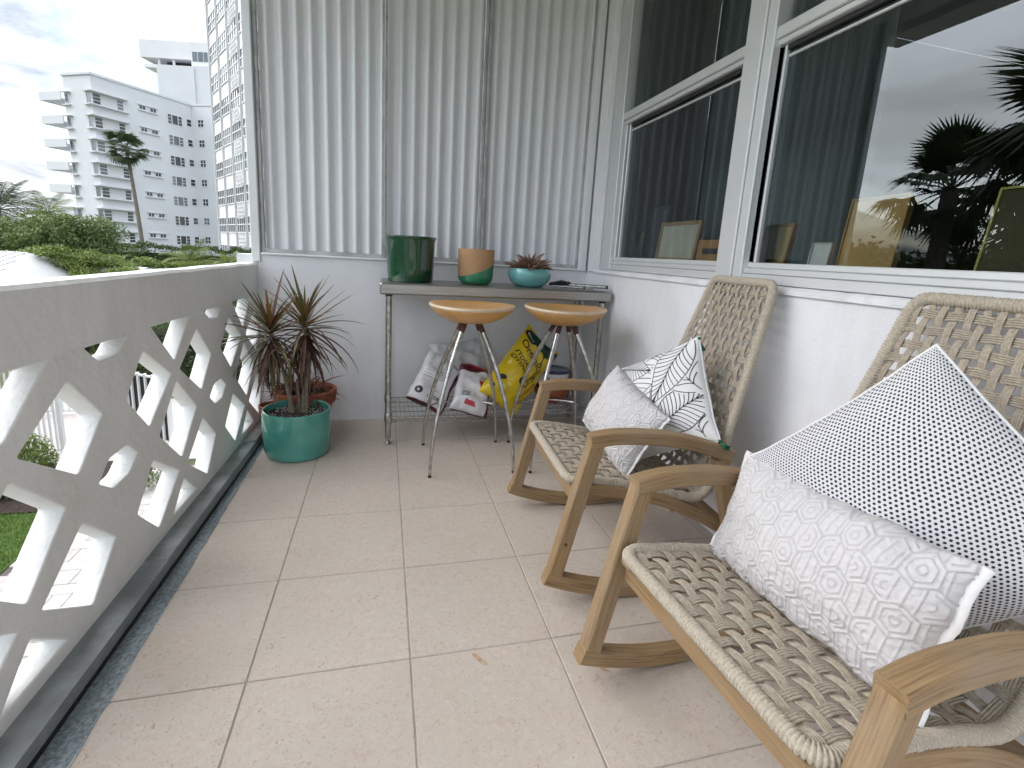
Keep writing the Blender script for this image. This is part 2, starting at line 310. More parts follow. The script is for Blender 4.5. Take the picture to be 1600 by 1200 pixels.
# ------------------------------------------------------------------ mesh helpers
class MB:
    def __init__(s): s.v = []; s.f = []; s.uv = []      # uv: per face list of uv tuples or None
    def add(s, verts, faces, uvs=None):
        o = len(s.v); s.v += [tuple(p) for p in verts]
        for i, f in enumerate(faces):
            s.f.append(tuple(o + k for k in f)); s.uv.append(uvs[i] if uvs else None)
    def box(s, x0, x1, y0, y1, z0, z1):
        s.add([(x0,y0,z0),(x1,y0,z0),(x1,y1,z0),(x0,y1,z0),(x0,y0,z1),(x1,y0,z1),(x1,y1,z1),(x0,y1,z1)],
              [(0,3,2,1),(4,5,6,7),(0,1,5,4),(1,2,6,5),(2,3,7,6),(3,0,4,7)])
    def cbox(s, x0, x1, y0, y1, z0, z1, c):
        bm = bmesh.new(); r = bmesh.ops.create_cube(bm, size=1)
        for v in bm.verts: v.co = Vector(((x0+x1)/2+v.co.x*(x1-x0), (y0+y1)/2+v.co.y*(y1-y0), (z0+z1)/2+v.co.z*(z1-z0)))
        bmesh.ops.bevel(bm, geom=bm.edges[:], offset=c, segments=1, profile=0.5, affect='EDGES')
        bm.verts.index_update()
        s.add([v.co for v in bm.verts], [[v.index for v in f.verts] for f in bm.faces]); bm.free()
    def tube(s, path, rad, n=8, caps=True, closed=False, up=None):
        P = [Vector(p) for p in path]; k = len(P)
        R = rad if hasattr(rad, '__len__') else [rad]*k
        vs = []; prev = None
        for i in range(k):
            if closed: t = P[(i+1)%k]-P[i-1]
            else: t = P[min(i+1,k-1)]-P[max(i-1,0)]
            if t.length < 1e-9: t = Vector((0,0,1))
            t.normalize()
            if prev is None:
                a = Vector(up) if up else (Vector((0,0,1)) if abs(t.z)<0.9 else Vector((1,0,0)))
                nn = (a - t*a.dot(t)).normalized()
            else:
                nn = prev - t*prev.dot(t)
                nn = nn.normalized() if nn.length>1e-6 else prev
            prev = nn; b = t.cross(nn)
            for j in range(n):
                a = 2*math.pi*j/n
                vs.append(P[i]+(nn*math.cos(a)+b*math.sin(a))*R[i])
        fs = []
        m = k if closed else k-1
        for i in range(m):
            i2=(i+1)%k
            for j in range(n):
                j2=(j+1)%n; fs.append((i*n+j, i*n+j2, i2*n+j2, i2*n+j))
        if caps and not closed:
            fs.append(tuple(range(n-1,-1,-1))); fs.append(tuple((k-1)*n+j for j in range(n)))
        s.add(vs, fs)
    def lathe(s, prof, n=32, cx=0, cy=0, sx=1, sy=1):
        vs = []; fs = []; k = len(prof)
        for r, z in prof:
            for j in range(n):
                a = 2*math.pi*j/n; vs.append((cx+r*sx*math.cos(a), cy+r*sy*math.sin(a), z))
        for i in range(k-1):
            for j in range(n):
                j2=(j+1)%n; fs.append((i*n+j, i*n+j2, (i+1)*n+j2, (i+1)*n+j))
        if prof[0][0] > 1e-6: fs.append(tuple(range(n-1,-1,-1)))
        if prof[-1][0] > 1e-6: fs.append(tuple((k-1)*n+j for j in range(n)))
        s.add(vs, fs)
    def beam(s, path, w, t, c=0.004):
        """board swept along a path in the x-z plane: t thick in the plane, w wide along y; path has (x,y,z)"""
        P = [Vector(p) for p in path]; k=len(P); sec = [(-w/2+c,-t/2),(w/2-c,-t/2),(w/2,-t/2+c),(w/2,t/2-c),(w/2-c,t/2),(-w/2+c,t/2),(-w/2,t/2-c),(-w/2,-t/2+c)]
        per=[0]
        for a in range(8): per.append(per[-1]+math.hypot(sec[(a+1)%8][0]-sec[a][0], sec[(a+1)%8][1]-sec[a][1]))
        vs=[]; L=[0]
        for i in range(k):
            if i: L.append(L[-1]+(P[i]-P[i-1]).length)
            tt=(P[min(i+1,k-1)]-P[max(i-1,0)]).normalized(); y=Vector((0,1,0)); n=tt.cross(y).normalized()*-1
            for a,b in sec: vs.append(P[i]+y*a+n*b)
        fs=[];uv=[]; o=rnd.random()*5
        for i in range(k-1):
            for j in range(8):
                j2=(j+1)%8; fs.append((i*8+j,i*8+j2,(i+1)*8+j2,(i+1)*8+j))
                uv.append([(o+L[i],o+per[j]),(o+L[i],o+per[j+1]),(o+L[i+1],o+per[j+1]),(o+L[i+1],o+per[j])])
        fs.append(tuple(range(7,-1,-1))); fs.append(tuple((k-1)*8+j for j in range(8)))
        for base in (list(range(7,-1,-1)), list(range(8))): uv.append([(o+sec[j][0]*4,o+sec[j][1]) for j in base])
        s.add(vs,fs,uv)
    def mesh(s, name, mat, smooth=None):
        me = bpy.data.meshes.new(name); me.from_pydata(s.v, [], s.f); me.update()
        if any(u is not None for u in s.uv):
            l = me.uv_layers.new(name='UVMap'); i = 0
            for p, u in zip(me.polygons, s.uv):
                for k in range(p.loop_total): l.data[p.loop_start+k].uv = u[k] if u else (0,0)
        if mat: me.materials.append(mat)
        if smooth is not None:
            for p in me.polygons: p.use_smooth = True
            if smooth < 3.1: me.set_sharp_from_angle(angle=smooth)
        return me
    def build(s, name, mat, parent=None, smooth=None, loc=None):
        o = bpy.data.objects.new(name, s.mesh(name, mat, smooth)); COL.objects.link(o)
        if parent: o.parent = parent
        if loc is not None: o.location = loc
        return o

def inst(name, me, parent=None, loc=(0,0,0), rot=(0,0,0), scale=(1,1,1)):
    o = bpy.data.objects.new(name, me); COL.objects.link(o); o.location = loc; o.rotation_euler = rot; o.scale = scale
    if parent: o.parent = parent
    return o
def tag(o, label, cat, group=None):
    o['label'] = label; o['category'] = cat
    if group: o['group'] = group
    return o
def thing(name, label, cat, loc=(0,0,0), rotz=0, group=None):
    o = bpy.data.objects.new(name, None); COL.objects.link(o); o.location = loc; o.rotation_euler = (0,0,rotz); o.empty_display_size = 0.1
    return tag(o, label, cat, group)
def struct(o): o['kind'] = 'structure'; return o
def copy_tree(o, parent=None):
    c = o.copy(); COL.objects.link(c); c.parent = parent
    for ch in list(o.children): copy_tree(ch, c)
    return c
SM = 0.7

# ================================================================== THE SETTING
GZ = -3.2
# floor: grout bed with single tiles on it
mb = MB(); mb.box(-1.745*T, 3.4*T, -9*T, 5.3*T, -0.2, -0.0022)
floor = struct(mb.build('floor', grout))
XE = [-1.745, -1, 0, 1, 2, 3, 3.098]
tile_cache = {}
for r in range(-8, 6):
    for i in range(len(XE)-1):
        x0, x1, y0, y1 = XE[i]*T, XE[i+1]*T, (r-1)*T, min(r, 4.965)*T
        if y1 - y0 < 0.02: continue
        g = 0.0022; key = (i, round(y1-y0, 3))
        if key not in tile_cache:
            m_ = MB(); w = (x1-x0)/2-g; h = (y1-y0)/2-g; m_.cbox(-w, w, -h, h, -0.010, 0.0, 0.0014)
            tile_cache[key] = m_.mesh('tile', tile_m, 0.6)
        inst('tile', tile_cache[key], floor, ((x0+x1)/2, (y0+y1)/2, rnd.uniform(-0.0004, 0.0004)))

stain_m = M('ochre_stain', (0.42, 0.25, 0.11), 0.7, var=0.5, vscale=60, col2=(0.52, 0.42, 0.33))
for (sx, sy, L, w, a, sd) in ((0.455*T, -0.10*T, .030, .007, -1.0, 1), (1.245*T, -0.32*T, .022, .006, -.8, 2), (0.03*T, 1.35*T, .006, .003, .3, 3)):
    m_ = MB(); vs = []; K = 22
    for k in range(K):
        th = 2*math.pi*k/K; r2 = 1+.5*noise.noise((math.cos(th)*1.6, math.sin(th)*1.6, sd)); x, y = L*r2*math.cos(th), w*r2*math.sin(th); vs.append((sx+x*math.cos(a)-y*math.sin(a), sy+x*math.sin(a)+y*math.cos(a), 0.0009))
    m_.add(vs, [tuple(range(K))]); m_.build('stain', stain_m, floor)

# drain channel and grey kerb under the balustrade (turned a little with it)
RA = -math.atan(0.03)
def railroot(o): o.location = (-2.10*T, 0, 0); o.rotation_euler = (0, 0, RA); return o
mb = MB(); n = 120
y0, y1 = -9*T, 5.05*T
# speckled channel bed with an uneven edge against the tiles
vs = []; fs = []
for i in range(n+1):
    y = y0+(y1-y0)*i/n
    e = -1.745*T + 0.006*noise.noise((y*9, 3.1, 0)) + 0.004*noise.noise((y*40, 1.1, 0)) + 0.007
    vs += [(-2.02*T, y, -0.012), (-1.86*T, y, -0.012), (-1.80*T, y, -0.005), (e, y, 0.0012+0.001*noise.noise((y*25, 0, 5)))]
for i in range(n):
    for k in range(3): a = i*4+k; fs.append((a, a+1, a+5, a+4))
mb.add(vs, fs); struct(mb.build('drain_channel', gutter_mat, None, 1.0))
kerb = railroot(struct((lambda m: (m.box(-0.16*T, 0.175*T, -9*T, 1.30*T, -0.35, 0.034), m.build('kerb', kerb_paint))[1])(MB())))
for (a, b_, h) in ((1.306, 3.9, 0.0365), (3.906, 5.05, 0.044)):
    m_ = MB(); m_.cbox(-0.066, 0.172*T, a*T, b_*T, -0.3, h, 0.003); m_.build('kerb_length', kerb_paint, kerb)
m_ = MB(); m_.box(0.1705*T, 0.186*T, -9*T, 5.0*T, -0.02, -0.002); m_.build('kerb_shade_strip', blackp, kerb)  # black strip standing in for the shaded front face of the kerb

# ceiling slab with a down-stand beam over the balustrade
mb = MB(); mb.box(-2.75*T, 3.6*T, -7.5*T, 5.4*T, 2.88, 3.1); ceiling = struct(mb.build('ceiling', ceil_paint))
mb = MB(); mb.box(-2.75*T, -2.2*T, -7.5*T, 5.4*T, 2.82, 2.8805); mb.build('edge_beam', ceil_paint, ceiling)

# ------------------------------------------------------------------ balustrade of pierced concrete
PY, PZ = 2.07, 0.94
def rounded(poly, r, seg=4):
    out_ = []; n = len(poly)
    for i in range(n):
        p0, p1, p2 = Vector(poly[i-1]), Vector(poly[i]), Vector(poly[(i+1)%n])
        a = (p0-p1); b_ = (p2-p1); d = min(r, a.length*0.4, b_.length*0.4)
        A = p1+a.normalized()*d; B = p1+b_.normalized()*d
        for k in range(seg+1):
            t = k/seg; q = A*(1-t)**2+p1*2*t*(1-t)+B*t*t; out_.append((q.x, q.y))
    return out_
def clip(poly, zmin, zmax):
    def half(pl, f, z):
        o = []
        for i in range(len(pl)):
            a, b_ = pl[i-1], pl[i]; fa, fb = f(a[1]), f(b_[1])
            if fa != fb: t = (z-a[1])/(b_[1]-a[1]); o.append((a[0]+(b_[0]-a[0])*t, z))
            if fb: o.append(b_)
        return o
    poly = half(poly, lambda z: z >= zmin, zmin)
    return half(poly, lambda z: z <= zmax, zmax) if poly else poly
holes = []
jr = random.Random(3)
def jit(poly, a=0.012): return [(x+jr.uniform(-a, a), z+jr.uniform(-a, a)) for x, z in poly]
for k in range(-4, 3):
    yc = 2.15+k*PY
    for m_ in range(0, 3):
        zc = 1.0+(m_-1)*PZ
        holes.append(jit([(yc-.415, zc), (yc, zc-.385), (yc+.415, zc), (yc, zc+.385)]))
        yh = yc-PY/2
        holes.append(jit([(yh-.285, zc-.01), (yh-.12, zc-.125), (yh+.12, zc-.125), (yh+.285, zc), (yh+.12, zc+.125), (yh-.12, zc+.125)]))
        if m_ < 2:
            zw = zc+PZ/2
            for s in (-1, 1):
                holes.append(jit([(yc+s*.075, zw), (yc+s*.55, zw+.315), (yc+s*.895, zw-.01), (yc+s*.56, zw-.34)]))
cu = bpy.data.curves.new('lattice', 'CURVE'); cu.dimensions = '2D'; cu.fill_mode = 'BOTH'; cu.extrude = 0.030*1.0-0.005; cu.bevel_depth = 0.005; cu.bevel_resolution = 2
def spline(pts):
    s = cu.splines.new('POLY'); s.points.add(len(pts)-1)
    for p, q in zip(s.points, pts): p.co = (q[0]*T, q[1]*T, 0, 1)
    s.use_cyclic_u = True
LY0, LY1, LZ0, LZ1 = -6.9, 4.99, 0.06, 1.985
spline([(LY0, LZ0), (LY1, LZ0), (LY1, LZ1), (LY0, LZ1)])
for h in holes:
    h = clip(h, 0.165, 1.95)
    if len(h) < 3: continue
    ys = [p[0] for p in h]
    if min(ys) < LY0+.05 or max(ys) > LY1-.04: 
        h = [(min(max(y, LY0+.06), LY1-.05), z) for y, z in h]
        if max(p[0] for p in h)-min(p[0] for p in h) < .08: continue
    ar = sum(h[i-1][0]*h[i][1]-h[i][0]*h[i-1][1] for i in range(len(h)))
    if abs(ar) < .01: continue
    spline(rounded(h, 0.038))
tmp = bpy.data.objects.new('tmp', cu); COL.objects.link(tmp)
dg = bpy.context.evaluated_depsgraph_get(); dg.update()
me = bpy.data.meshes.new_from_object(tmp.evaluated_get(dg)); bpy.data.objects.remove(tmp)
# local (y, z, thickness) -> world axes of the balustrade; slightly hand-cast surfaces
for v in me.vertices:
    y, z, d = v.co
    v.co = (d-0.030, y, z)
me.flip_normals() if False else None
me.materials.clear(); me.materials.append(rail_paint); me.name = 'lattice'
for p in me.polygons: p.use_smooth = True
me.set_sharp_from_angle(angle=0.6)
bal = railroot(thing('balustrade', 'white painted concrete balcony balustrade pierced with diamond openings', 'balustrade'))
lat = bpy.data.objects.new('lattice', me); COL.objects.link(lat); lat.parent = bal
mb = MB(); N_ = 90; sec = [(0.004, 1.955*T), (0.005, 2.36*T), (-0.003, 2.385*T), (-0.062, 2.387*T), (-0.071, 2.365*T), (-0.070, 1.94*T)]
vs = []; fs = []
for i in range(N_+1):
    y = (-6.95+(5.0+6.95)*i/N_)*T
    for x, z in sec: vs.append((x+0.0015*noise.noise((y*3, z*5, 0)), y, z+(0.0025*noise.noise((y*5, 7, x*9)) if z > 2*T else 0.003*noise.noise((y*6, 2, 0)))))
for i in range(N_):
    for j in range(6): fs.append((i*6+j, i*6+(j+1)%6, (i+1)*6+(j+1)%6, (i+1)*6+j))
fs += [tuple(range(5, -1, -1)), tuple(N_*6+j for j in range(6))]
mb.add(vs, fs); mb.build('top_rail', rail_paint, bal, 0.5)

# ------------------------------------------------------------------ back wall and corrugated shutters
BY = 4.963*T
bw = thing('back_wall', 'low white stucco wall closing the far end of the balcony', 'wall')
mb = MB(); mb.box(-2.2*T, 3.4*T, BY, BY+0.16, -0.3, 2.50*T); mb.build('wall', white_wall, bw)
mb = MB(); mb.cbox(-1.88*T, 3.02*T, BY-0.012, BY+0.16, 2.50*T+0.001, 2.535*T, 0.004); mb.build('ledge', white_wall, bw, 0.6)
mb = MB(); mb.cbox(-2.00*T, -1.885*T, BY-0.012, BY+0.10, 2.40*T, 2.875, 0.004); mb.build('corner_post', alu, bw, 0.6)
mb = MB(); mb.cbox(2.955*T, 3.06*T, BY-0.030, BY+0.16, 2.50*T+0.002, 2.875, 0.003); mb.build('end_strip', white_wall, bw, 0.6)

def shutter(x0, x1, yoff, label):
    t = thing('shutter', label, 'shutter', ((x0+x1)/2*T, BY+yoff, 2.536*T), 0, 'corrugated storm shutters')
    w = (x1-x0)*T/2; h = 2.875-2.536*T; f = 0.016
    for nm, b_ in (('frame_stile', (-w, -w+f)), ('frame_stile', (w-f, w))):
        m_ = MB(); m_.cbox(b_[0], b_[1], -0.016, 0.022, 0, h, 0.002); m_.build(nm, alu_old, t, 0.6)
    m_ = MB(); m_.cbox(-w+f, w-f, -0.014, 0.020, 0, 0.024, 0.002); m_.build('frame_bottom_rail', alu_old, t, 0.6)
    m_ = MB(); p = 0.0765; cols = int((2*w-2*f)/p*12)
    vs = []; fs = []
    for i in range(cols+1):
        x = -w+f+0.001+(2*w-2*f-0.002)*i/cols
        y = 0.008+0.0145*math.cos((x+0.013)/p*2*math.pi)
        for z in (0.018+0.004*noise.noise((x*30, 0, yoff)), h*0.5, h): vs.append((x, y, z))
    for i in range(cols):
        for k in range(2): a = i*3+k; fs.append((a, a+3, a+4, a+1))
    m_.add(vs, fs); m_.build('corrugated_sheet', shutter_mat, t, 3.14)
shutter(-1.875, -0.185, 0.030, 'white corrugated shutter panel nearest the balustrade corner, above the dracaena')
shutter(-0.18, 1.29, 0.042, 'white corrugated shutter panel behind the dark green pot')
shutter(1.295, 2.953, 0.030, 'white corrugated shutter panel nearest the windows, behind the succulent bowl')

# ------------------------------------------------------------------ house wall with windows
WX = 3.10*T
hw = thing('house_wall', 'white stucco house wall with two aluminium windows behind the rocking chairs', 'wall')
mb = MB(); mb.box(WX, WX+0.20, -9*T, BY+0.16, -0.3, 2.50*T); mb.build('wall', white_wall, hw)
mb = MB(); mb.box(WX-0.0, WX+0.20, 4.46*T, BY+0.16, 2.50*T+0.0005, 2.88); mb.build('wall_pier', white_wall, hw)
mb = MB(); mb.cbox(WX-0.012, WX+0.19, 4.60*T, 4.84*T, 2.50*T+0.001, 2.878, 0.004); mb.build('wall_pilaster', white_wall, hw, 0.6)
# rough plaster sill
mb = MB(); vs = []; fs = []; n = 220
for i in range(n+1):
    y = (-9+(4.60+9)*i/n)*T; e = 0.004*noise.noise((y*6, 0, 1))+0.003*noise.noise((y*22, 4, 1))
    vs += [(WX-0.012+e*0.6, y, 2.492*T), (WX-0.014+e, y, 2.515*T), (WX+0.012, y, 2.552*T+e*0.8), (WX+0.05, y, 2.574*T)]
for i in range(n):
    for k in range(3): a = i*4+k; fs.append((a, a+4, a+5, a+1))
mb.add(vs, fs); mb.build('sill', white_wall, hw, 1.2)
def bar(par, name, y0, y1, z0, z1, x0=0.0, x1=0.07, c=0.003, mat=None):
    m_ = MB(); m_.cbox(WX+x0, WX+x1, min(y0, y1)*T, max(y0, y1)*T, z0*T, z1*T, c); return m_.build(name, mat or alu, par, 0.6)
ZT = 2.878/T
def window(par, ya, yb, pa, pb, ztr0, ztr1):
    """ya..yb outer frame (far to near), pa..pb panes"""
    w = bpy.data.objects.new('window', None); COL.objects.link(w); w.parent = par
    bar(w, 'stile', ya, pa+.10, 2.56, ZT, 0.006, 0.075); bar(w, 'stile', pb, yb, 2.56, ZT, 0.006, 0.075)
    bar(w, 'bottom_rail', pa+.098, pb+.002, 2.565, 2.645, 0.010, 0.076); bar(w, 'bottom_rail', pa+.098, pb+.002, 2.648, 2.70, 0.016, 0.074); bar(w, 'bottom_rail', pa+.098, pb+.002, 2.702, 2.752, 0.030, 0.072)
    bar(w, 'transom', pa+.098, pb+.002, ztr0, ztr0+.05, 0.022, 0.072); bar(w, 'transom', pa+.098, pb+.002, ztr0+.052, ztr1, 0.012, 0.074)
    bar(w, 'sash_bead', pa+.098, pa+.06, 2.752, ztr0, 0.030, 0.068); bar(w, 'sash_bead', pa+.058, pa+.03, 2.752, ztr0, 0.045, 0.070, mat=blackp)
    bar(w, 'sash_bead', pa+.028, pa, 2.752, ztr0, 0.040, 0.066)
    bar(w, 'sash_rail', pa, pb, ztr0-.045, ztr0-.003, 0.042, 0.066, mat=blackp); bar(w, 'sash_rail', pa, pb, ztr0-.10, ztr0-.075, 0.050, 0.064)
    for z0, z1 in ((2.75, ztr0+.01), (ztr1-.01, ZT)):
        m_ = MB(); x = WX+0.055; m_.add([(x, (pa+.02)*T, z0*T), (x, pb*T, z0*T), (x, pb*T, z1*T), (x, (pa+.02)*T, z1*T)], [(0, 1, 2, 3)]); m_.build('pane', glass, w)
    return w
w1 = window(hw, 4.44, 1.34, 4.02, 1.60, 4.62, 4.77)
w2 = window(hw, 1.32, -4.6, 1.14, -4.2, 4.62, 4.77)
bar(hw, 'window_mullion', 1.56, 1.325, 2.55, ZT, -0.006, 0.08, 0.004); bar(hw, 'window_mullion', 1.318, 1.20, 2.55, ZT, 0.0, 0.078, 0.004)
bar(hw, 'wall_pier', -4.62, -9, 2.501, ZT, 0.0, 0.19, 0.003, white_wall)

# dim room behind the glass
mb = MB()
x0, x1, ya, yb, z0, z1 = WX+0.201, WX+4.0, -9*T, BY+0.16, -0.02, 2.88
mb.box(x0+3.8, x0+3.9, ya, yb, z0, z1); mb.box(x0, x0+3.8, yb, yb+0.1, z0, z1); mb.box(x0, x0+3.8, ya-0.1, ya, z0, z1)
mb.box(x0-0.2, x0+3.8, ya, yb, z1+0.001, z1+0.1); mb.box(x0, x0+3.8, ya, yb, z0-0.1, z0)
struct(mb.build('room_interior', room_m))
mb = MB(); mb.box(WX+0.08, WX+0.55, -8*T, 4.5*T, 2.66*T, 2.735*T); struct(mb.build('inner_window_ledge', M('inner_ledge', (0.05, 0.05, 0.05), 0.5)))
def curtain(ya, yb, x, amp, label):
    m_ = MB(); vs = []; fs = []; n = int(abs(yb-ya)*70)
    for i in range(n+1):
        y = ya+(yb-ya)*i/n
        xx = x+amp*math.sin(y*T*2*math.pi/0.11+0.6*math.sin(y*3))
        vs += [(xx, y*T, 2.4*T), (xx+0.01*math.sin(y*9), y*T, 2.86)]
    for i in range(n): a = i*2; fs.append((a, a+1, a+3, a+2))
    m_.add(vs, fs); return tag(m_.build('curtain', curtain_m, None, 3.14), label, 'curtain')
curtain(4.5, 1.35, WX+0.62, 0.025, 'grey green pleated curtain hanging behind the windows')
def frame(y, w, h, tilt, col, fcol, label, x=0.26, back=False, fw=0.018):
    t = thing('picture_frame', label, 'picture frame', (WX+x, y*T, 2.7355*T), 0)
    t.rotation_euler = (0, tilt, rnd.uniform(-0.12, 0.12))
    fm = M('frame_'+str(fcol), fcol, 0.6, var=0.2, vscale=10); pm = M('panel_'+str(col), col, 0.7, var=0.2, vscale=8)
    m_ = MB(); m_.box(0, 0.010, -w/2+fw, w/2-fw, fw, h-fw); m_.build('panel', pm, t)
    m_ = MB()
    m_.box(-0.006, 0.014, -w/2, -w/2+fw, 0, h); m_.box(-0.006, 0.014, w/2-fw, w/2, 0, h)
    m_.box(-0.006, 0.014, -w/2+fw, w/2-fw, 0, fw); m_.box(-0.006, 0.014, -w/2+fw, w/2-fw, h-fw, h); m_.build('frame', fm, t)
frame(4.25, 0.085, 0.169, 0.10, (0.24, 0.15, 0.11), (0.27, 0.17, 0.12), 'narrow brown frame at the far corner inside the far window', 0.20)
frame(3.90, 0.28, 0.315, 0.08, (0.035, 0.045, 0.06), (0.03, 0.035, 0.045), 'tall dark slate board leaning inside the far window', 0.23)
frame(3.00, 0.33, 0.207, 0.12, (0.60, 0.55, 0.44), (0.42, 0.24, 0.10), 'wooden frame with cream backing leaning inside the far window', 0.16)
frame(2.33, 0.19, 0.108, 0.10, (0.02, 0.02, 0.02), (0.46, 0.22, 0.06), 'low orange wooden frame beside the window mullion', 0.18, fw=0.040)
frame(1.23, 0.17, 0.160, 0.14, (0.52, 0.38, 0.14), (0.36, 0.20, 0.07), 'wooden framed board at the far end of the near window', 0.14, fw=0.010)
frame(0.65, 0.075, 0.085, 0.16, (0.66, 0.64, 0.60), (0.55, 0.52, 0.48), 'tiny pale grey print propped inside the near window', 0.13, fw=0.004)
frame(0.29, 0.21, 0.229, 0.10, (0.50, 0.30, 0.10), (0.46, 0.27, 0.09), 'large plain tan board leaning inside the near window', 0.16, fw=0.006)
frame(-0.92, 0.30, 0.215, 0.12, (0.055, 0.042, 0.012), (0.42, 0.36, 0.09), 'wide dark canvas with yellow edge at the near window', 0.12, fw=0.006)

# ================================================================== FURNITURE
# ------------------------------------------------------------------ steel work table with wire shelf
tab = thing('work_table', 'stainless steel work table with wire undershelf against the low white wall', 'table')
TX0, TX1, TY0, TY1 = -0.235*T, 3.05*T, 3.78*T, 4.90*T
m_ = MB(); m_.cbox(TX0, TX1, TY0, TY1, 2.10*T, 2.25*T, 0.008); m_.build('tabletop', steel, tab, 0.6)
legm = MB(); legm.tube([(0, 0, 0.035), (0, 0, 2.095*T)], 0.0165, 14)
for k in range(32): legm.tube([(0, 0, 0.05+k*0.0254-0.0012), (0, 0, 0.05+k*0.0254+0.0012)], 0.0169, 14)
legme = legm.mesh('leg', chrome, SM)
colm = MB(); colm.lathe([(0.0, 0.31*T), (0.019, 0.31*T), (0.021, 0.33*T), (0.021, 0.44*T), (0.018, 0.46*T)], 14); colme = colm.mesh('collar', chrome, SM)
ftm = MB(); ftm.lathe([(0.0, 0.0), (0.017, 0.0), (0.019, 0.008), (0.012, 0.016), (0.008, 0.020), (0.008, 0.036)], 12); ftme = ftm.mesh('levelling_foot', steel, SM)
cpm = MB(); cpm.lathe([(0, 2.075*T), (0.019, 2.075*T), (0.019, 2.0995*T)], 12); cpme = cpm.mesh('leg_cap', blackp, SM)
LEGS = [(-0.12, 3.87), (2.94, 3.87), (-0.12, 4.82), (2.94, 4.82)]
for x, y in LEGS:
    l = inst('leg', legme, tab, (x*T, y*T, 0)); inst('levelling_foot', ftme, l); inst('collar', colme, l); inst('leg_cap', cpme, l)
shelf = bpy.data.objects.new('shelf', None); COL.objects.link(shelf); shelf.parent = tab
sx0, sx1, sy0, sy1 = -0.07*T, 2.89*T, 3.87*T, 4.82*T
for (a, b_) in (((sx0, sy0), (sx1, sy0)), ((sx0, sy1), (sx1, sy1))):
    m_ = MB()
    for z in (0.315*T, 0.395*T): m_.tube([(a[0], a[1], z), (b_[0], b_[1], z)], 0.0032, 6)
    nz = 60; m_.tube([(a[0]+(b_[0]-a[0])*i/nz, a[1], (0.318 if i % 2 else 0.392)*T) for i in range(nz+1)], 0.0018, 5)
    m_.build('shelf_edge', chrome, shelf, SM)
for x in (sx0, sx1):
    m_ = MB()
    for z in (0.315*T, 0.395*T): m_.tube([(x, sy0, z), (x, sy1, z)], 0.0032, 6)
    nz = 20; m_.tube([(x, sy0+(sy1-sy0)*i/nz, (0.318 if i % 2 else 0.392)*T) for i in range(nz+1)], 0.0018, 5)
    m_.build('shelf_edge', chrome, shelf, SM)
for y in (4.12, 4.35, 4.58):
    m_ = MB(); m_.tube([(sx0, y*T, 0.385*T), (sx1, y*T, 0.385*T)], 0.003, 6); m_.build('shelf_brace', chrome, shelf, SM)
wm = MB(); wm.tube([(0, sy0, 0), (0, sy1, 0)], 0.0016, 5); wme = wm.mesh('shelf_wire', chrome, SM)
nw = 48
for i in range(1, nw): inst('shelf_wire', wme, shelf, (sx0+(sx1-sx0)*i/nw, 0, 0.402*T))

# ------------------------------------------------------------------ pots on the table
ZT_ = 2.25*T+0.0005
def pot(name, label, prof, mat, x, y, z, n=48, cat='pot'):
    t = thing(name, label, cat, (x*T, y*T, z)); m_ = MB(); m_.lathe(prof, n); m_.build('body', mat, t, SM); return t
r_ = 0.345*T; h = 0.62*T
pot('green_pot', 'large dark green glazed pot standing empty on the steel table', [(0, 0), (r_*.86, 0), (r_*.90, .006), (r_*.93, h*.3), (r_*.97, h*.9), (r_, h*.955), (r_*1.03, h*.965), (r_*1.03, h*.992), (r_*1.0, h), (r_*.94, h*.985), (r_*.90, h*.9), (r_*.85, .03), (0, .028)], glaze_green, 0.175, 4.28, ZT_)
t = thing('two_tone_pot', 'tan clay pot with slanted green glazed base on the steel table', 'pot', (1.105*T, 4.30*T, ZT_))
r_ = 0.258*T; h = 0.50*T
prof = [(0, 0), (r_*.62, 0), (r_*.80, .006), (r_*.93, .022), (r_*.985, .05), (r_, h*.5), (r_*1.02, h*.995), (r_*1.0, h), (r_*.95, h*.99), (r_*.93, .03), (0, .028)]
m_ = MB(); m_.lathe(prof, 48); m_.build('body', clay_tan, t, SM)
m_ = MB(); vs = []; fs = []; n = 48; K = 14
def potr(z):
    for (ra, za), (rb, zb) in zip(prof[:6], prof[1:7]):
        if za <= z <= zb and zb > za: return ra+(rb-ra)*(z-za)/(zb-za)
    return r_
for j in range(n):
    a = 2*math.pi*j/n; top = h*(0.42+0.19*math.cos(a)+0.06*math.sin(a))
    for k in range(K+1):
        z = top*k/K; rr = potr(max(z, 0.0008))+0.0011; vs.append((rr*math.cos(a), rr*math.sin(a), max(z, 0.0012)))
for j in range(n):
    j2 = (j+1) % n
    for k in range(K): fs.append((j*(K+1)+k, j2*(K+1)+k, j2*(K+1)+k+1, j*(K+1)+k+1))
m_.add(vs, fs); m_.build('glazed_base', glaze_green2, t, SM)

t = thing('succulent_bowl', 'round turquoise bowl holding a spiky brown succulent on the table', 'potted plant', (1.905*T, 4.25*T, ZT_))
r_ = 0.325*T; h = 0.265*T
m_ = MB(); m_.lathe([(0, 0), (r_*.50, 0), (r_*.62, .004), (r_*.82, .024), (r_*.95, .05), (r_, .072), (r_*.97, .093), (r_*.90, h), (r_*.84, h*.97), (r_*.86, .07), (0, .066)], 48); m_.build('bowl', glaze_turq, t, SM)
m_ = MB(); m_.lathe([(0, .090), (r_*.83, .086)], 24); m_.build('soil', soil, t, SM)
leafm = []
for q in range(4):
    m_ = MB(); L = [0.055, 0.065, 0.05, 0.06][q]; bend = [0.25, 0.5, 0.1, 0.7][q]
    m_.tube([(0, 0, 0), (bend*L*.15, 0, L*.4), (bend*L*.45, 0, L*.75), (bend*L*.9, 0, L)], [0.0055, 0.0065, 0.004, 0.0005], 5); leafm.append(m_.mesh('leaf', succ, SM))
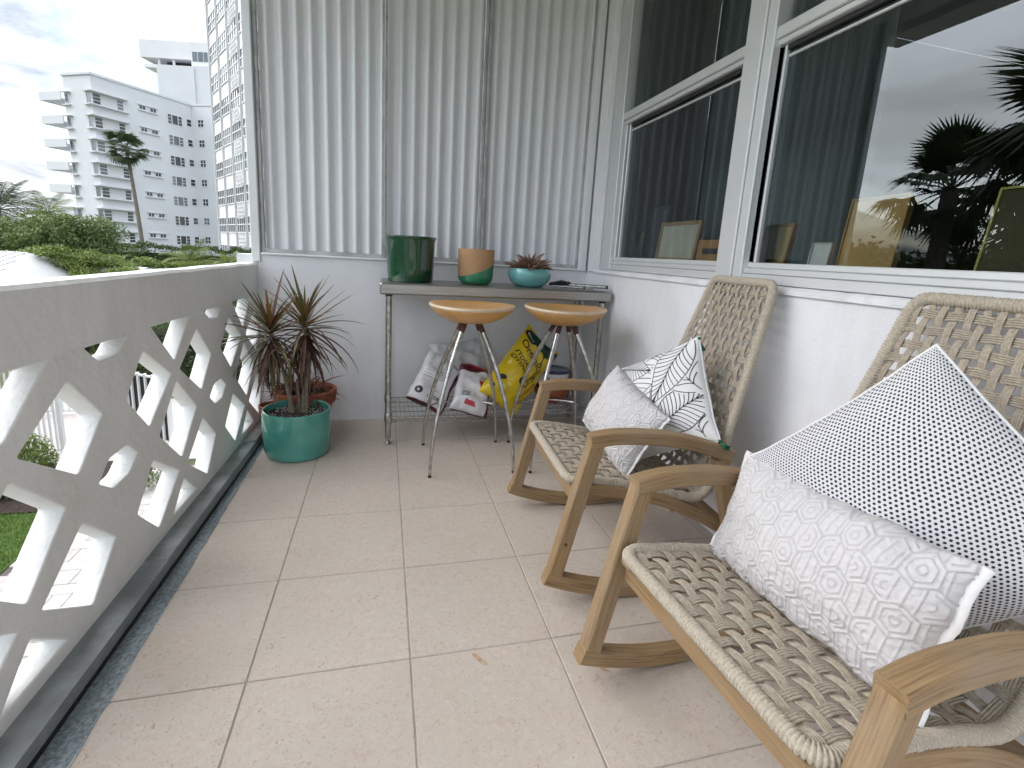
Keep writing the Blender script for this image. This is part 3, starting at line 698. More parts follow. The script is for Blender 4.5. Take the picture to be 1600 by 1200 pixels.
for i in range(120):
    a = rnd.uniform(0, 6.283); k = math.sqrt(rnd.random()); rr = k*r_*0.42
    inst('leaf', leafm[i % 4], t, (rr*math.cos(a), rr*math.sin(a), 0.088+0.022*(1-k)), (0, 0.05+k*0.92+rnd.uniform(-.15, .15), a), (1.35,)*3 if rnd.random() < .6 else (1.7,)*3)

# folded umbrella-like bundle of steel tubes with black clamp
t = thing('tube_bundle', 'bundle of short steel tubes with black clamps lying on the table end', 'tubes', (2.55*T, 4.15*T, ZT_), 0)
m_ = MB(); m_.tube([(-.04, .05, .020), (.185, -.09, .022)], 0.011, 12, caps=False); m_.build('tube', chrome, t, SM)
m_ = MB(); m_.tube([(-.10, .03, .012), (.055, -.055, .010)], 0.0075, 12, caps=False); m_.build('tube', chrome, t, SM)
m_ = MB(); m_.tube([(.03, -.02, .010), (.12, -.055, .010)], 0.0075, 12, caps=False); m_.build('tube', chrome, t, SM)
for p, r2 in (((.187, -.0915, .022), .0112), ((.056, -.0556, .010), .0078), ((.029, -.0196, .010), .0078)):
    m_ = MB(); m_.tube([p, (p[0]+.008, p[1]-.005, p[2])], r2, 12); m_.build('end_plug', blackp, t, SM)
m_ = MB(); m_.cbox(-.13, -.015, .005, .045, .018, .034, .006); m_.tube([(-.14, .02, .02), (-.07, .00, .038), (.0, .03, .032)], [.008, .012, .006], 8); m_.build('clamp', blackp, t, SM)
m_ = MB(); m_.cbox(.02, .075, -.005, .02, .022, .030, .004); m_.build('clamp', blackp, t, SM)

# ------------------------------------------------------------------ stools
def make_stool():
    t = thing('bar_stool', '', 'stool', group='wooden bar stools')
    R_ = 0.545*T; z0 = 1.845*T; z1 = 2.065*T
    def seat(n=56):
        m_ = MB(); vs = []; fs = []
        prof = [(0.0, 0), (.42, 0), (.50, .02), (.72, .26), (.90, .56), (.985, .82), (1.0, .90), (.985, .985), (.95, 1.0), (.80, .92), (.5, .80), (0.0, .76)]
        for i, (r, z) in enumerate(prof):
            for j in range(n):
                a = 2*math.pi*j/n
                lift = 0.03*math.cos(2*a+0.4)*r**3
                rr = R_*r*(1+0.025*math.cos(3*a))
                vs.append((rr*math.cos(a), rr*math.sin(a), z0+(z1-z0)*(z+(lift if z > .3 else 0))))
        for i in range(len(prof)-1):
            for j in range(n): j2 = (j+1) % n; fs.append((i*n+j, i*n+j2, (i+1)*n+j2, (i+1)*n+j))
        m_.add(vs, fs); me = m_.mesh('seat', stoolwood, SM); me.materials.append(stoolrim)
        for p in me.polygons:
            i = p.index//n
            if 5 <= i <= 7: p.material_index = 1
        return me
    inst('seat', seat(), t)
    for q in range(4):
        a = math.pi/4+q*math.pi/2; c, s = math.cos(a), math.sin(a)
        pts = []
        for k in range(15):
            u = k/14; rad = (0.115+(0.70-0.115)*(u**0.72)*(1-0.10*u))*T; z = z0+0.004-(z0-0.006)*u
            rad = 0.115*T+(0.625*T)*(1-(1-u)**1.75)
            pts.append((rad*c, rad*s, z))
        m_ = MB(); m_.tube(pts, [0.0132-0.0055*(k/14) for k in range(15)], 10); l = m_.build('leg', chrome, t, SM)
        m_ = MB(); m_.tube([(pts[0][0], pts[0][1], pts[0][2]+.001), pts[1]], [0.0139, 0.0134], 10); m_.build('leg_socket', rusty, l, SM)
        m_ = MB(); e = pts[-1]; m_.lathe([(0, 0), (.008, 0), (.009, .006), (.0075, .014)], 10, e[0], e[1]); m_.build('foot_cap', blackp, l, SM)
    m_ = MB(); zz = 0.60*T; u = 1-zz/z0; rad = 0.115*T+0.625*T*(1-(1-u)**1.75)
    m_.tube([(rad*math.cos(a), rad*math.sin(a), zz) for a in [math.pi/4+math.pi/2*k/16 for k in range(17)]], 0.0065, 8); m_.build('footrest', chrome, t, SM)
    m_ = MB(); m_.lathe([(0, z0-.006), (.055, z0-.006), (.06, z0-.001), (0, z0-.0005)], 24); m_.build('hub', M('hub_wood', (0.5, 0.38, 0.26), 0.5), t, SM)
    return t
st = make_stool(); st.location = (0.885*T, 3.25*T, 0); st['label'] = 'round beech bar stool on splayed metal legs in front of the soil bags'
s2 = copy_tree(st); s2.location = (2.13*T, 3.24*T, 0); s2.rotation_euler = (0, 0, 0.03); s2['label'] = 'round beech bar stool between the other stool and the rocking chairs'

# ------------------------------------------------------------------ bags and pots on the shelf
def text_verts(s, size, bold=False):
    c = bpy.data.curves.new('txt', 'FONT'); c.body = s; c.size = size; c.align_x = 'CENTER'; c.align_y = 'CENTER'; c.resolution_u = 3
    if bold: c.offset = size*0.018
    o = bpy.data.objects.new('txt', c); COL.objects.link(o); d = bpy.context.evaluated_depsgraph_get(); d.update()
    me = bpy.data.meshes.new_from_object(o.evaluated_get(d)); bpy.data.objects.remove(o)
    bm = bmesh.new(); bm.from_mesh(me); bmesh.ops.triangulate(bm, faces=bm.faces[:])
    bmesh.ops.subdivide_edges(bm, edges=[e for e in bm.edges if e.calc_length() > size*0.2], cuts=1)
    bmesh.ops.triangulate(bm, faces=bm.faces[:]); bm.verts.index_update()
    v = [(q.co.x, q.co.y) for q in bm.verts]; f = [[q.index for q in p.verts] for p in bm.faces]; bm.free(); return v, f

class Bag:
    """closed pillow-like sack; local x across, y along, +z is the printed side"""
    def __init__(s, w, h, t, seed, power=0.42, pin=0.05, wr=0.010, freq=9, sag=0.0):
        s.w, s.h, s.t, s.seed, s.power, s.pin, s.wr, s.freq, s.sag = w, h, t, seed, power, pin, wr, freq, sag
    def P(s, u, v, side=1):
        """u,v in -1..1"""
        b = max(0.0, (1-u*u)*(1-v*v))**s.power
        x = s.w/2*u*(1-s.pin*(1-v*v)); y = s.h/2*v*(1-s.pin*(1-u*u))
        z = side*s.t/2*b
        k = s.wr*min(1, b*1.6+0.25)
        q = Vector((x*s.freq, y*s.freq, side*2.3+s.seed))
        z += k*(noise.noise(q)+0.5*noise.noise(q*2.3)) + k*0.7*(1-abs(2*noise.noise(Vector((x*s.freq*0.6+y*s.freq*0.9, s.seed, y*s.freq*0.25)))))*b
        z += s.sag*(u*u+v*v)
        x += s.wr*0.6*noise.noise(Vector((y*14, s.seed, u*2))); y += s.wr*0.6*noise.noise(Vector((x*14, s.seed+5, v*2)))
        return Vector((x, y, z))
    def mesh(s, name, mat, nu=40, nv=50, matf=None, mats=()):
        m_ = MB(); vs = []; fs = []; uv = []
        idx = {}
        for side in (1, -1):
            for i in range(nu+1):
                for j in range(nv+1):
                    u = math.sin((i/nu-.5)*math.pi)*0.5+(i/nu-.5); v = math.sin((j/nv-.5)*math.pi)*0.5+(j/nv-.5)
                    edge = i in (0, nu) or j in (0, nv)
                    if edge and side == -1: idx[(side, i, j)] = idx[(1, i, j)]; continue
                    idx[(side, i, j)] = len(vs); vs.append(s.P(u, v, side))
            for i in range(nu):
                for j in range(nv):
                    f = [idx[(side, i, j)], idx[(side, i+1, j)], idx[(side, i+1, j+1)], idx[(side, i, j+1)]]
                    q = [(i/nu, j/nv), ((i+1)/nu, j/nv), ((i+1)/nu, (j+1)/nv), (i/nu, (j+1)/nv)]
                    if side == -1: f.reverse(); q.reverse()
                    fs.append(f); uv.append(q)
        m_.add(vs, fs, uv); me = m_.mesh(name, mat, 3.14)
        for mm in mats: me.materials.append(mm)
        if matf:
            for k, p in enumerate(me.polygons):
                side = 1 if k < nu*nv else -1; kk = k % (nu*nv); p.material_index = matf(2*((kk//nv)+.5)/nu-1, 2*((kk % nv)+.5)/nv-1, side)
        return me
    def inv(s, x, y): return max(-.97, min(.97, 2*x/s.w)), max(-.97, min(.97, 2*y/s.h))
    def drape(s, verts, eps=0.0015, side=1):
        o = []
        for x, y in verts:
            u, v = s.inv(x, y); p = s.P(u, v, side); p1 = s.P(min(u+.02, .99), v, side); p2 = s.P(u, min(v+.02, .99), side)
            n_ = (p1-p).cross(p2-p).normalized() if side == 1 else (p2-p).cross(p1-p).normalized()
            o.append(p+n_*eps)
        return o
def drape_text(bag, s, size, cx, cy, ang, mat, parent, name='lettering', eps=0.0016, bold=True):
    v, f = text_verts(s, size, bold); c, sn = math.cos(ang), math.sin(ang)
    m_ = MB(); m_.add(bag.drape([(cx+x*c-y*sn, cy+x*sn+y*c) for x, y in v], eps), f); return m_.build(name, mat, parent)
def drape_patch(bag, poly, mat, parent, name, eps=0.0010, n=10):
    # filled star-shaped polygon
    cx = sum(p[0] for p in poly)/len(poly); cy = sum(p[1] for p in poly)/len(poly)
    vs = [(cx, cy)]; fs = []; k = len(poly)
    for r in range(1, n+1):
        for p in poly: vs.append((cx+(p[0]-cx)*r/n, cy+(p[1]-cy)*r/n))
    for j in range(k):
        fs.append((0, 1+j, 1+(j+1) % k))
        for r in range(n-1): a = 1+r*k; fs.append((a+j, a+k+j, a+k+(j+1) % k, a+(j+1) % k))
    m_ = MB(); m_.add(bag.drape(vs, eps), fs); return m_.build(name, mat, parent, 3.14)
def ell(cx, cy, a, b_, n=24, rot=0): return [(cx+a*math.cos(t_)*math.cos(rot)-b_*math.sin(t_)*math.sin(rot), cy+a*math.cos(t_)*math.sin(rot)+b_*math.sin(t_)*math.cos(rot)) for t_ in [2*math.pi*k/n for k in range(n)]]
def orient(o, loc, xax, yax):
    x = Vector(xax).normalized(); y = Vector(yax); y = (y-x*y.dot(x)).normalized(); z = x.cross(y)
    o.matrix_world = Matrix(((x.x, y.x, z.x, loc[0]), (x.y, y.y, z.y, loc[1]), (x.z, y.z, z.z, loc[2]), (0, 0, 0, 1)))
plast_y = M('yellow_plastic_film', (0.72, 0.53, 0.015), 0.28, var=0.15, vscale=9, bump=0.3, bscale=25, bdist=0.006)
plast_w = M('white_plastic_film', (0.62, 0.62, 0.64), 0.32, var=0.12, vscale=8, bump=0.35, bscale=25, bdist=0.006)
plast_k = M('black_maroon_plastic_film', (0.030, 0.008, 0.010), 0.3, var=0.5, vscale=6, col2=(0.11, 0.012, 0.018))
plast_g = M('dark_green_plastic_film', (0.006, 0.045, 0.022), 0.28)
red_print = M('red_print', (0.42, 0.02, 0.03), 0.4)
grey_print = M('grey_print', (0.30, 0.30, 0.32), 0.5)
white_print = M('white_print', (0.72, 0.72, 0.70), 0.4)
yell_print = M('pale_yellow_print', (0.75, 0.66, 0.12), 0.4)
SZ = 0.405*T
# yellow bag, propped up and leaning to the window side
B = Bag(0.28, 0.52, 0.17, 3.3, 0.38, 0.07, 0.020, 9)
t = thing('soil_bag', 'yellow potting soil bag with dark green top leaning on the wire shelf', 'bag', group='soil bags on the shelf')
orient(t, (1.80*T, 4.06*T, 1.00*T), (0.74, 0.05, -0.66), (0.64, 0.30, 0.72))
inst('sack', B.mesh('sack', plast_y, 40, 52), t)
drape_patch(B, [(-.13, .235), (.0, .242), (.135, .24), (.14, .15), (.06, .085), (-.02, .15), (-.075, .185)], plast_g, t, 'green_panel', 0.0014)
drape_patch(B, ell(-.095, .195, .045, .028, rot=-.3), blackp, t, 'black_oval_emblem', 0.0022)
drape_text(B, 'Miracle', .020, -.095, .195, -.3, white_print, t, eps=.0034)
drape_text(B, 'Organic', .062, -.035, .105, -.35, blackp, t)
drape_text(B, 'OUTDOOR', .040, -.085, .045, -.35, blackp, t); drape_text(B, 'POTTING', .034, -.085, .005, -.35, blackp, t)
drape_text(B, 'Organic', .056, .050, -.010, 1.30, blackp, t); drape_text(B, 'CHOICE', .016, .075, -.005, 1.30, blackp, t)
drape_text(B, 'OUTDOOR', .030, .085, -.095, 1.35, M('dark_red_print', (0.22, 0.03, 0.02), 0.4), t)
drape_patch(B, ell(.0, -.075, .022, .022), blackp, t, 'black_round_emblem', 0.002)
drape_text(B, '*', .050, .0, -.084, 0, yell_print, t, eps=.0036)
for (x, y, a, b_) in ((-.10, -.12, .022, .016), (-.07, -.17, .020, .014), (-.115, -.19, .016, .012), (-.05, -.135, .012, .018)):
    drape_patch(B, ell(x, y, a, b_, 10, rot=x*30), [blackp, plast_g, yell_print, blackp][int(abs(x*1000)) % 4], t, 'printed_leaf', 0.002, 4)
# white and maroon bag at the left
B = Bag(0.24, 0.38, 0.14, 8.1, 0.36, 0.06, 0.018, 10)
t = thing('soil_bag', 'white bag with maroon ends tipped over at the left of the shelf', 'bag', group='soil bags on the shelf')
orient(t, (0.56*T, 4.26*T, 0.79*T), (0.87, -0.15, -0.42), (0.55, 0.60, 0.50))
inst('sack', B.mesh('sack', plast_w, 36, 50, lambda u, v, sd: 1 if (sd < 0 or v < -.90 or u > .78) else 0, (plast_k,)), t)
drape_patch(B, ell(-.072, -.130, .023, .021), blackp, t, 'black_round_emblem', 0.0018)
drape_text(B, 'e', .028, -.072, -.130, 0, white_print, t, eps=.003)
drape_text(B, '1 TON', .030, .025, -.140, 0.05, ink, t); drape_text(B, 'soil mix', .022, .01, -.090, 0.0, grey_print, t)
for k in range(11): drape_patch(B, [(-.085, .155-.018*k), (.07-.02*(k % 3), .155-.018*k), (.07-.02*(k % 3), .159-.018*k), (-.085, .159-.018*k)], grey_print, t, 'printed_line', 0.0016, 3)
# clear-white wrinkled bag behind
B = Bag(0.36, 0.30, 0.12, 15.5, 0.4, 0.06, 0.022, 11)
t = thing('plastic_bag', 'crumpled translucent white plastic bag behind the soil bags', 'bag')
orient(t, (0.98*T, 4.58*T, 1.0*T), (0.98, 0.0, 0.10), (-0.05, 0.5, 0.85)); inst('sack', B.mesh('sack', M('cloudy_white_film', (0.50, 0.51, 0.52), 0.3, var=0.15, vscale=10), 44, 36), t)
# white / red / black bag lying in front
B = Bag(0.23, 0.36, 0.14, 22.7, 0.38, 0.07, 0.020, 11)
t = thing('soil_bag', 'white bag with red and black print slumped between the other bags', 'bag', group='soil bags on the shelf')
orient(t, (1.10*T, 4.12*T, 0.70*T), (0.88, -0.10, -0.25), (0.12, 0.66, 0.52))
inst('sack', B.mesh('sack', plast_w, 34, 46, lambda u, v, sd: 1 if (v > .45 or sd < 0 or u > .72) else 0, (plast_k,)), t)
drape_patch(B, [(.02, .02), (.085, .03), (.08, -.035), (.03, -.03)], red_print, t, 'red_label', 0.0018); drape_text(B, 'Q', .03, .055, -.003, 0, white_print, t, eps=.003)
drape_patch(B, [(-.10, .17), (-.055, .18), (.06, .12), (.07, .085)], red_print, t, 'red_stripe', 0.0018)
drape_patch(B, [(-.04, -.155), (.02, -.16), (.01, -.135), (-.035, -.13)], red_print, t, 'red_label', 0.0018)
for k in range(4): drape_patch(B, [(-.075, -.075-.012*k), (-.02, -.07-.012*k), (-.02, -.066-.012*k), (-.075, -.071-.012*k)], ink, t, 'printed_line', 0.0018, 3)

# stacked bowls at the window end of the shelf
pot('terracotta_bowl', 'shallow terracotta bowl on the wire shelf beneath the porcelain bowl', [(0, 0), (.065, 0), (.09, .015), (.112, .055), (.118, .075), (.118, .10), (.105, .10), (.10, .06), (.07, .02), (0, .018)], terracotta, 2.47, 4.48, SZ, cat='bowl')
t = thing('porcelain_bowl', 'white and blue porcelain bowl nested in the terracotta bowl', 'bowl', (2.47*T, 4.48*T, SZ+.075))
m_ = MB(); m_.lathe([(0, 0), (.06, 0), (.085, .02), (.10, .06), (.108, .105), (.115, .135), (.112, .140), (.100, .132), (.09, .06), (0, .03)], 40); m_.build('body', porcelain, t, SM)
m_ = MB(); m_.lathe([(.1162, .128), (.1175, .137), (.113, .1425), (.106, .139)], 40); m_.build('blue_rim', cobalt, t, SM)
for a0 in (-2.2, -1.4, -0.6, 0.3, 1.4, 2.5):
    m_ = MB(); vs = []
    for k in range(20):
        th = 2*math.pi*k/20; a = a0+.17*math.cos(th); z = .085+.020*math.sin(th); r2 = .10+(z-.06)/.045*.008+.0012; vs.append((r2*math.cos(a), r2*math.sin(a), z))
    m_.add(vs+[((.1058)*math.cos(a0), (.1058)*math.sin(a0), .085)], [(k, (k+1) % 20, 20) for k in range(20)]); m_.build('blue_motif', cobalt, t)

# ------------------------------------------------------------------ teal planter with dracaena
PX, PY_ = -1.27*T, 3.73*T
t = thing('teal_planter', 'glossy teal planter with a dracaena at the far end of the balcony', 'planter', (PX, PY_, 0))
r_ = 0.415*T; h = 0.605*T
m_ = MB(); m_.lathe([(0, 0), (r_*.86, 0), (r_*.93, .006), (r_*.975, .03), (r_, h*.5), (r_*1.0, h*.965), (r_*.985, h*.993), (r_*.955, h), (r_*.92, h*.99), (r_*.905, h*.95), (r_*.89, h*.6), (0, h*.6)], 64); m_.build('pot', glaze_teal, t, SM)
m_ = MB(); vs = []; fs = []; n = 40; K = 12
for k in range(K+1):
    for j in range(n):
        a = 2*math.pi*j/n; rr = r_*.905*k/K; vs.append((rr*math.cos(a), rr*math.sin(a), h*.86+.008*noise.noise((rr*math.cos(a)*30, rr*math.sin(a)*30, 1))+.01*(1-k/K)))
for k in range(K):
    for j in range(n): j2 = (j+1) % n; fs.append((k*n+j, k*n+j2, (k+1)*n+j2, (k+1)*n+j))
m_.add(vs, fs); m_.build('soil', soil, t, SM)
m_ = MB()
for i in range(420):
    a = rnd.uniform(0, 6.283); rr = r_*.87*math.sqrt(rnd.random()); s = rnd.uniform(.0015, .0045); p = Vector((rr*math.cos(a), rr*math.sin(a), h*.866+.006*noise.noise((rr*math.cos(a)*30, rr*math.sin(a)*30, 1))+.006*(1-rr/r_)))
    q = [p+Vector((s, 0, 0)), p+Vector((-s*.6, s, 0)), p+Vector((-s*.5, -s, 0)), p+Vector((0, 0, s*1.4))]; m_.add(q, [(0, 1, 3), (1, 2, 3), (2, 0, 3)])
g = m_.build('perlite', perlite, t); g['kind'] = 'stuff'
dr = thing('dracaena', 'dracaena with two drooping heads of maroon and olive leaves in the teal planter', 'plant', (PX, PY_, h*.86))
hd = [(Vector((-.115, .01, .45)), 1.08), (Vector((.045, .045, .485)), 1.16)]
bases = [Vector((-.02, -.01, 0)), Vector((.03, .0, 0))]
for (p, s), b_ in zip(hd, bases):
    m_ = MB(); m_.tube([b_-Vector((0, 0, .03)), b_+Vector((0, 0, .03)), b_.lerp(p, .5)+Vector((.01, 0, .0)), p], [.013, .011, .009, .008], 8)
    m_.build('stem', bark, dr, SM)
for b_, e in ((Vector((-.035, .012, 0)), Vector((-.03, .03, .21))), (Vector((.05, -.012, 0)), Vector((.055, .0, .24))), (Vector((.01, .02, 0)), Vector((.0, .03, .18)))):
    m_ = MB(); m_.tube([b_-Vector((0, 0, .03)), b_+Vector((0, 0, .04)), e], [.012, .009, .006], 8); m_.build('stem', bark, dr, SM)
def blade(L, wid, droop, mat, n=9):
    """leaf along +x, arching down by droop"""
    vs = []; fs = []; x = z = 0; ang = 0.0
    for i in range(n+1):
        u = i/n; ang = -droop*u**1.25
        w = wid*min(1, u*6+.35)*(1-u**2.6)**.8
        if i == n: w = 0.0003
        vs += [(x, -w/2, z+w*.18), (x, 0, z-w*.08), (x, w/2, z+w*.18)]
        x += L/n*math.cos(ang); z += L/n*math.sin(ang)
    for i in range(n):
        a = i*3; fs += [(a, a+3, a+4, a+1), (a+1, a+4, a+5, a+2)]
    m_ = MB(); m_.add(vs, fs); return m_.mesh('leaf', mat, 3.14)
blades = {}
for mi, mt in enumerate((leaf_drac, leaf_drac2, leaf_drac3)):
    for k, (L, wd, d_) in enumerate(((.22, .015, .25), (.27, .016, .7), (.30, .016, 1.2), (.28, .015, 1.7), (.29, .015, .15), (.22, .013, .5))): blades[(mi, k)] = blade(L, wd, d_, mt)
for hi, (p, s) in enumerate(hd):
    N_ = 106
    for i in range(N_):
        u = i/N_                                   # 0 top .. 1 bottom
        az_ = i*2.39996+rnd.uniform(-.25, .25)
        if u < .22: el = rnd.uniform(.75, 1.35); k = rnd.choice((0, 4, 5, 0)); mi = rnd.choice((0, 0, 0, 2, 1))
        elif u < .36: el = rnd.uniform(.1, .7); k = rnd.choice((0, 1, 4)); mi = rnd.choice((0, 1, 1, 2))
        elif u < .52: el = rnd.uniform(-.35, .25); k = rnd.choice((1, 2, 1)); mi = rnd.choice((1, 1, 0))
        else: el = rnd.uniform(-1.35, -.45); k = rnd.choice((0, 5, 1, 3)) if el < -.6 else rnd.choice((2, 3, 1)); mi = 1 if rnd.random() < .72 else rnd.choice((0, 2))
        q = p+Vector((0, 0, -u*.13+.01))
        inst('leaf', blades[(mi, k)], dr, q, (0, -el, az_), (s*rnd.uniform(.8, 1.1),)*3)

# terracotta pots behind the planter
t = thing('terracotta_pot', 'wide terracotta pot of dried brown leaves behind the teal planter', 'pot', (-1.27*T, 4.47*T, 0))
r_ = 0.43*T; h = .66*T
m_ = MB(); m_.lathe([(0, 0), (r_*.7, 0), (r_*.86, h*.72), (r_*.96, h*.73), (r_, h*.98), (r_*.97, h), (r_*.88, h*.99), (r_*.82, h*.7), (0, h*.7)], 48); m_.build('body', terracotta, t, SM)
m_ = MB(); m_.lathe([(0, h*.86), (r_*.87, h*.84)], 24); m_.build('soil', soil, t, SM)
db = [blade(.16, .016, 1.2, dry, 6), blade(.13, .018, 2.0, dry, 6), blade(.19, .014, .7, dry, 6)]
for i in range(70):
    a = rnd.uniform(0, 6.283); rr = rnd.uniform(.02, .10); inst('dried_leaf', db[i % 3], t, (rr*math.cos(a), rr*math.sin(a), h*.87+rnd.uniform(0, .03)), (rnd.uniform(-.4, .4), -rnd.uniform(-.1, .8), a+rnd.uniform(-.7, .7)))
pot('small_terracotta_pot', 'small empty terracotta pot squeezed beside the balustrade corner', [(0, 0), (.045, 0), (.06, .15), (.068, .152), (.072, .20), (.064, .205), (.055, .14), (0, .06)], terracotta, -1.66, 4.22, 0.0)

# ------------------------------------------------------------------ rocking chairs
def catmull(pts, n):
    P = [Vector(p) for p in pts]; P = [P[0]*2-P[1]]+P+[P[-1]*2-P[-2]]; o = []
    for i in range(1, len(P)-2):
        for k in range(n):
            t = k/n; a, b_, c, d = P[i-1:i+3]
            o.append(0.5*((2*b_)+(c-a)*t+(2*a-5*b_+4*c-d)*t*t+(3*b_-a-3*c+d)*t**3))
    o.append(P[-2]); return o
def make_chair():
    """local frame: x = tiles*T towards the house wall, y across (centre 0), z up; feet on z=0"""
    t = thing('rocking_chair', '', 'chair', group='rocking chairs')
    HW = 0.765*T; w = 0.102*T; th = 0.110*T
    X = lambda pts, y: [(x*T, y, z*T) for x, z in pts]
    R_ = 2.35
    def run(x): return R_-math.sqrt(R_*R_-(x-1.98)**2)
    for s in (-1, 1):
        y = s*HW
        fr = bpy.data.objects.new('side_frame', None); COL.objects.link(fr); fr.parent = t
        m_ = MB(); m_.beam(X([(1.165, .215), (1.425, 1.345)], y), w, .118*T); m_.build('front_leg', wood, fr, SM)
        m_ = MB(); m_.beam([Vector(p) for p in catmull(X([(1.372, 1.350), (1.55, 1.378), (1.75, 1.380), (2.0, 1.360), (2.25, 1.312), (2.47, 1.245), (2.575, 1.20)], y), 5)], w*1.10, .105*T); m_.build('arm', wood, fr, SM)
        m_ = MB(); m_.beam(X([(2.49, 1.19), (2.655, .64), (2.785, .26)], y), w, .118*T); m_.build('rear_leg', wood, fr, SM)
        m_ = MB(); m_.beam(X([(x, run(x)+.057) for x in [1.10+i*(2.87-1.10)/18 for i in range(19)]], y), w*1.02, .112*T); m_.build('rocker', wood, fr, SM)
        yi = s*(HW-w*1.03)
        m_ = MB(); m_.beam([Vector(p) for p in catmull(X([(1.30, .925), (1.60, .895), (1.86, .850), (2.13, .775), (2.42, .645), (2.70, .485)], yi), 4)], w*.95, .100*T); m_.build('seat_rail', wood, fr, SM)
        for (bx, bz) in ((1.235, .52), (2.545, 1.20)):
            m_ = MB(); m_.tube([(bx*T, y+s*(w/2-.001), bz*T), (bx*T, y+s*(w/2+.0012), bz*T)], .006, 10); m_.build('screw_plug', M('dark_wood_plug', (0.10, 0.055, 0.025), 0.6), fr)
    def cross(name, x, z, hw, hh):
        m_ = MB(); a = HW-w*.5+.0005
        m_.cbox(x*T-hw, x*T+hw, -a, a, z*T-hh, z*T+hh, .003)
        vs = m_.v; m_.uv = [[(v_[1]*1.0+.3, v_[0]+v_[2]) for v_ in (vs[k] for k in f)] for f in m_.f]
        m_.build(name, wood, t, SM)
    cross('rear_crossbar', 2.735, .46, .016, .024); cross('front_crossbar', 1.37, .80, .014, .024)
    # woven sling
    prof = [(1.265, .985), (1.50, .965), (1.80, .915), (2.10, .850), (2.36, .790), (2.49, .86), (2.555, 1.05), (2.66, 1.40), (2.80, 1.86), (2.90, 2.20), (3.005, 2.575)]
    C_ = catmull([(x*T, 0, z*T) for x, z in prof], 12)
    L = [0]
    for a, b_ in zip(C_, C_[1:]): L.append(L[-1]+(b_-a).length)
    def at(s):
        s = max(0, min(L[-1]-1e-6, s)); lo, hi = 0, len(L)-1
        while hi-lo > 1:
            m2 = (lo+hi)//2
            if L[m2] <= s: lo = m2
            else: hi = m2
        f = (s-L[lo])/(L[hi]-L[lo]); p = C_[lo].lerp(C_[hi], f); tt = (C_[min(hi+1, len(C_)-1)]-C_[max(lo-1, 0)]).normalized()
        return p, Vector((-tt.z, 0, tt.x))                       # normal towards the sitter
    LT = L[-1]; SH = 0.660*T; RR = .0155; CR = .042
    def tp(s):
        u = max(0.0, min(1.0, (s-L[6*12])/(LT-L[6*12]))); return 1-.33*u
    def spt(s, y, n=0.0):
        p, nn = at(s); return Vector((p.x, y*tp(s), p.z))+nn*n
    sj = L[4*12]
    # rim loop in (s, y)
    loop = []
    def arc(cs, cy, a0, a1, k=9):
        for i in range(k+1):
            a = a0+(a1-a0)*i/k; loop.append((cs+CR*math.cos(a), cy+CR*math.sin(a)))
    hy = SH
    arc(CR, hy-CR, math.pi, math.pi/2); arc(LT-CR, hy-CR, math.pi/2, 0); arc(LT-CR, -hy+CR, 0, -math.pi/2); arc(CR, -hy+CR, -math.pi/2, -math.pi)
    # densify and wrap with cord: a groove every wrap
    P = []
    for (a, b_) in zip(loop, loop[1:]+loop[:1]):
        d = math.hypot(b_[0]-a[0], b_[1]-a[1]); k = max(1, int(d/.004))
        for i in range(k): P.append(spt(a[0]+(b_[0]-a[0])*i/k, a[1]+(b_[1]-a[1])*i/k))
    acc = [0]
    for a, b_ in zip(P, P[1:]+P[:1]): acc.append(acc[-1]+(b_-a).length)
    tot = acc[-1]; pitch = .0072; nw = int(tot/pitch); Q = []; rad = []; i = 0
    wr = random.Random(5)
    for k in range(nw):
        bulge = wr.uniform(-.0008, .0008)
        for f, r2 in ((0.0, RR-.0036), (.26, RR+.0007+bulge), (.74, RR+.0004+bulge)):
            d = (k+f)*tot/nw
            while acc[i+1] < d: i += 1
            Q.append(P[i].lerp(P[(i+1) % len(P)], (d-acc[i])/max(1e-9, acc[i+1]-acc[i]))); rad.append(r2)
    m_ = MB(); m_.tube(Q, rad, 10, closed=True)
    sling = bpy.data.objects.new('woven_sling', None); COL.objects.link(sling); sling.parent = t
    m_.build('rope_wrapped_rim', rope, sling, 3.14)
    m_ = MB(); Q = []; rad = []; k = int(2*hy/pitch)
    for i in range(k):
        for f, r2 in ((0, .0135), (.3, .0155), (.7, .0155)): Q.append(spt(sj-.01, -hy+2*hy*(i+f)/k, -.022)); rad.append(r2)
    m_.tube(Q, rad, 8) if False else None
    m_ = MB(); m_.tube(Q, rad, 8); m_.build('rope_wrapped_bar', rope, sling, 3.14)
    # pegs under the seat holding the sling to the rails
    for s in (-1, 1):
        for sp in (.50,):
            a = spt(sj*sp+.16, s*(hy-.012), -.018); m_ = MB(); Q = []; rad = []
            for i in range(8):
                for f, r2 in ((0, .0125), (.5, .0145)): Q.append(a+Vector((0, 0, -.0065*(i+f)))); rad.append(r2)
            m_.tube(Q, rad, 8); m_.build('rope_wrapped_stub', rope, sling, 3.14)
    inner = hy-RR*.4; pit = .0400; ny = int(round(2*(hy-.012)/pit)); cr = .0027; bw_ = (-1.5, -.5, .5, 1.5)
    ylong = [-hy+.006+(2*hy-.012)*(i+.5)/ny for i in range(ny)]
    ns_ = int(round((LT-.03)/pit)); scr = [.015+(LT-.03)*(i+.5)/ns_ for i in range(ns_)]
    amp = .0031
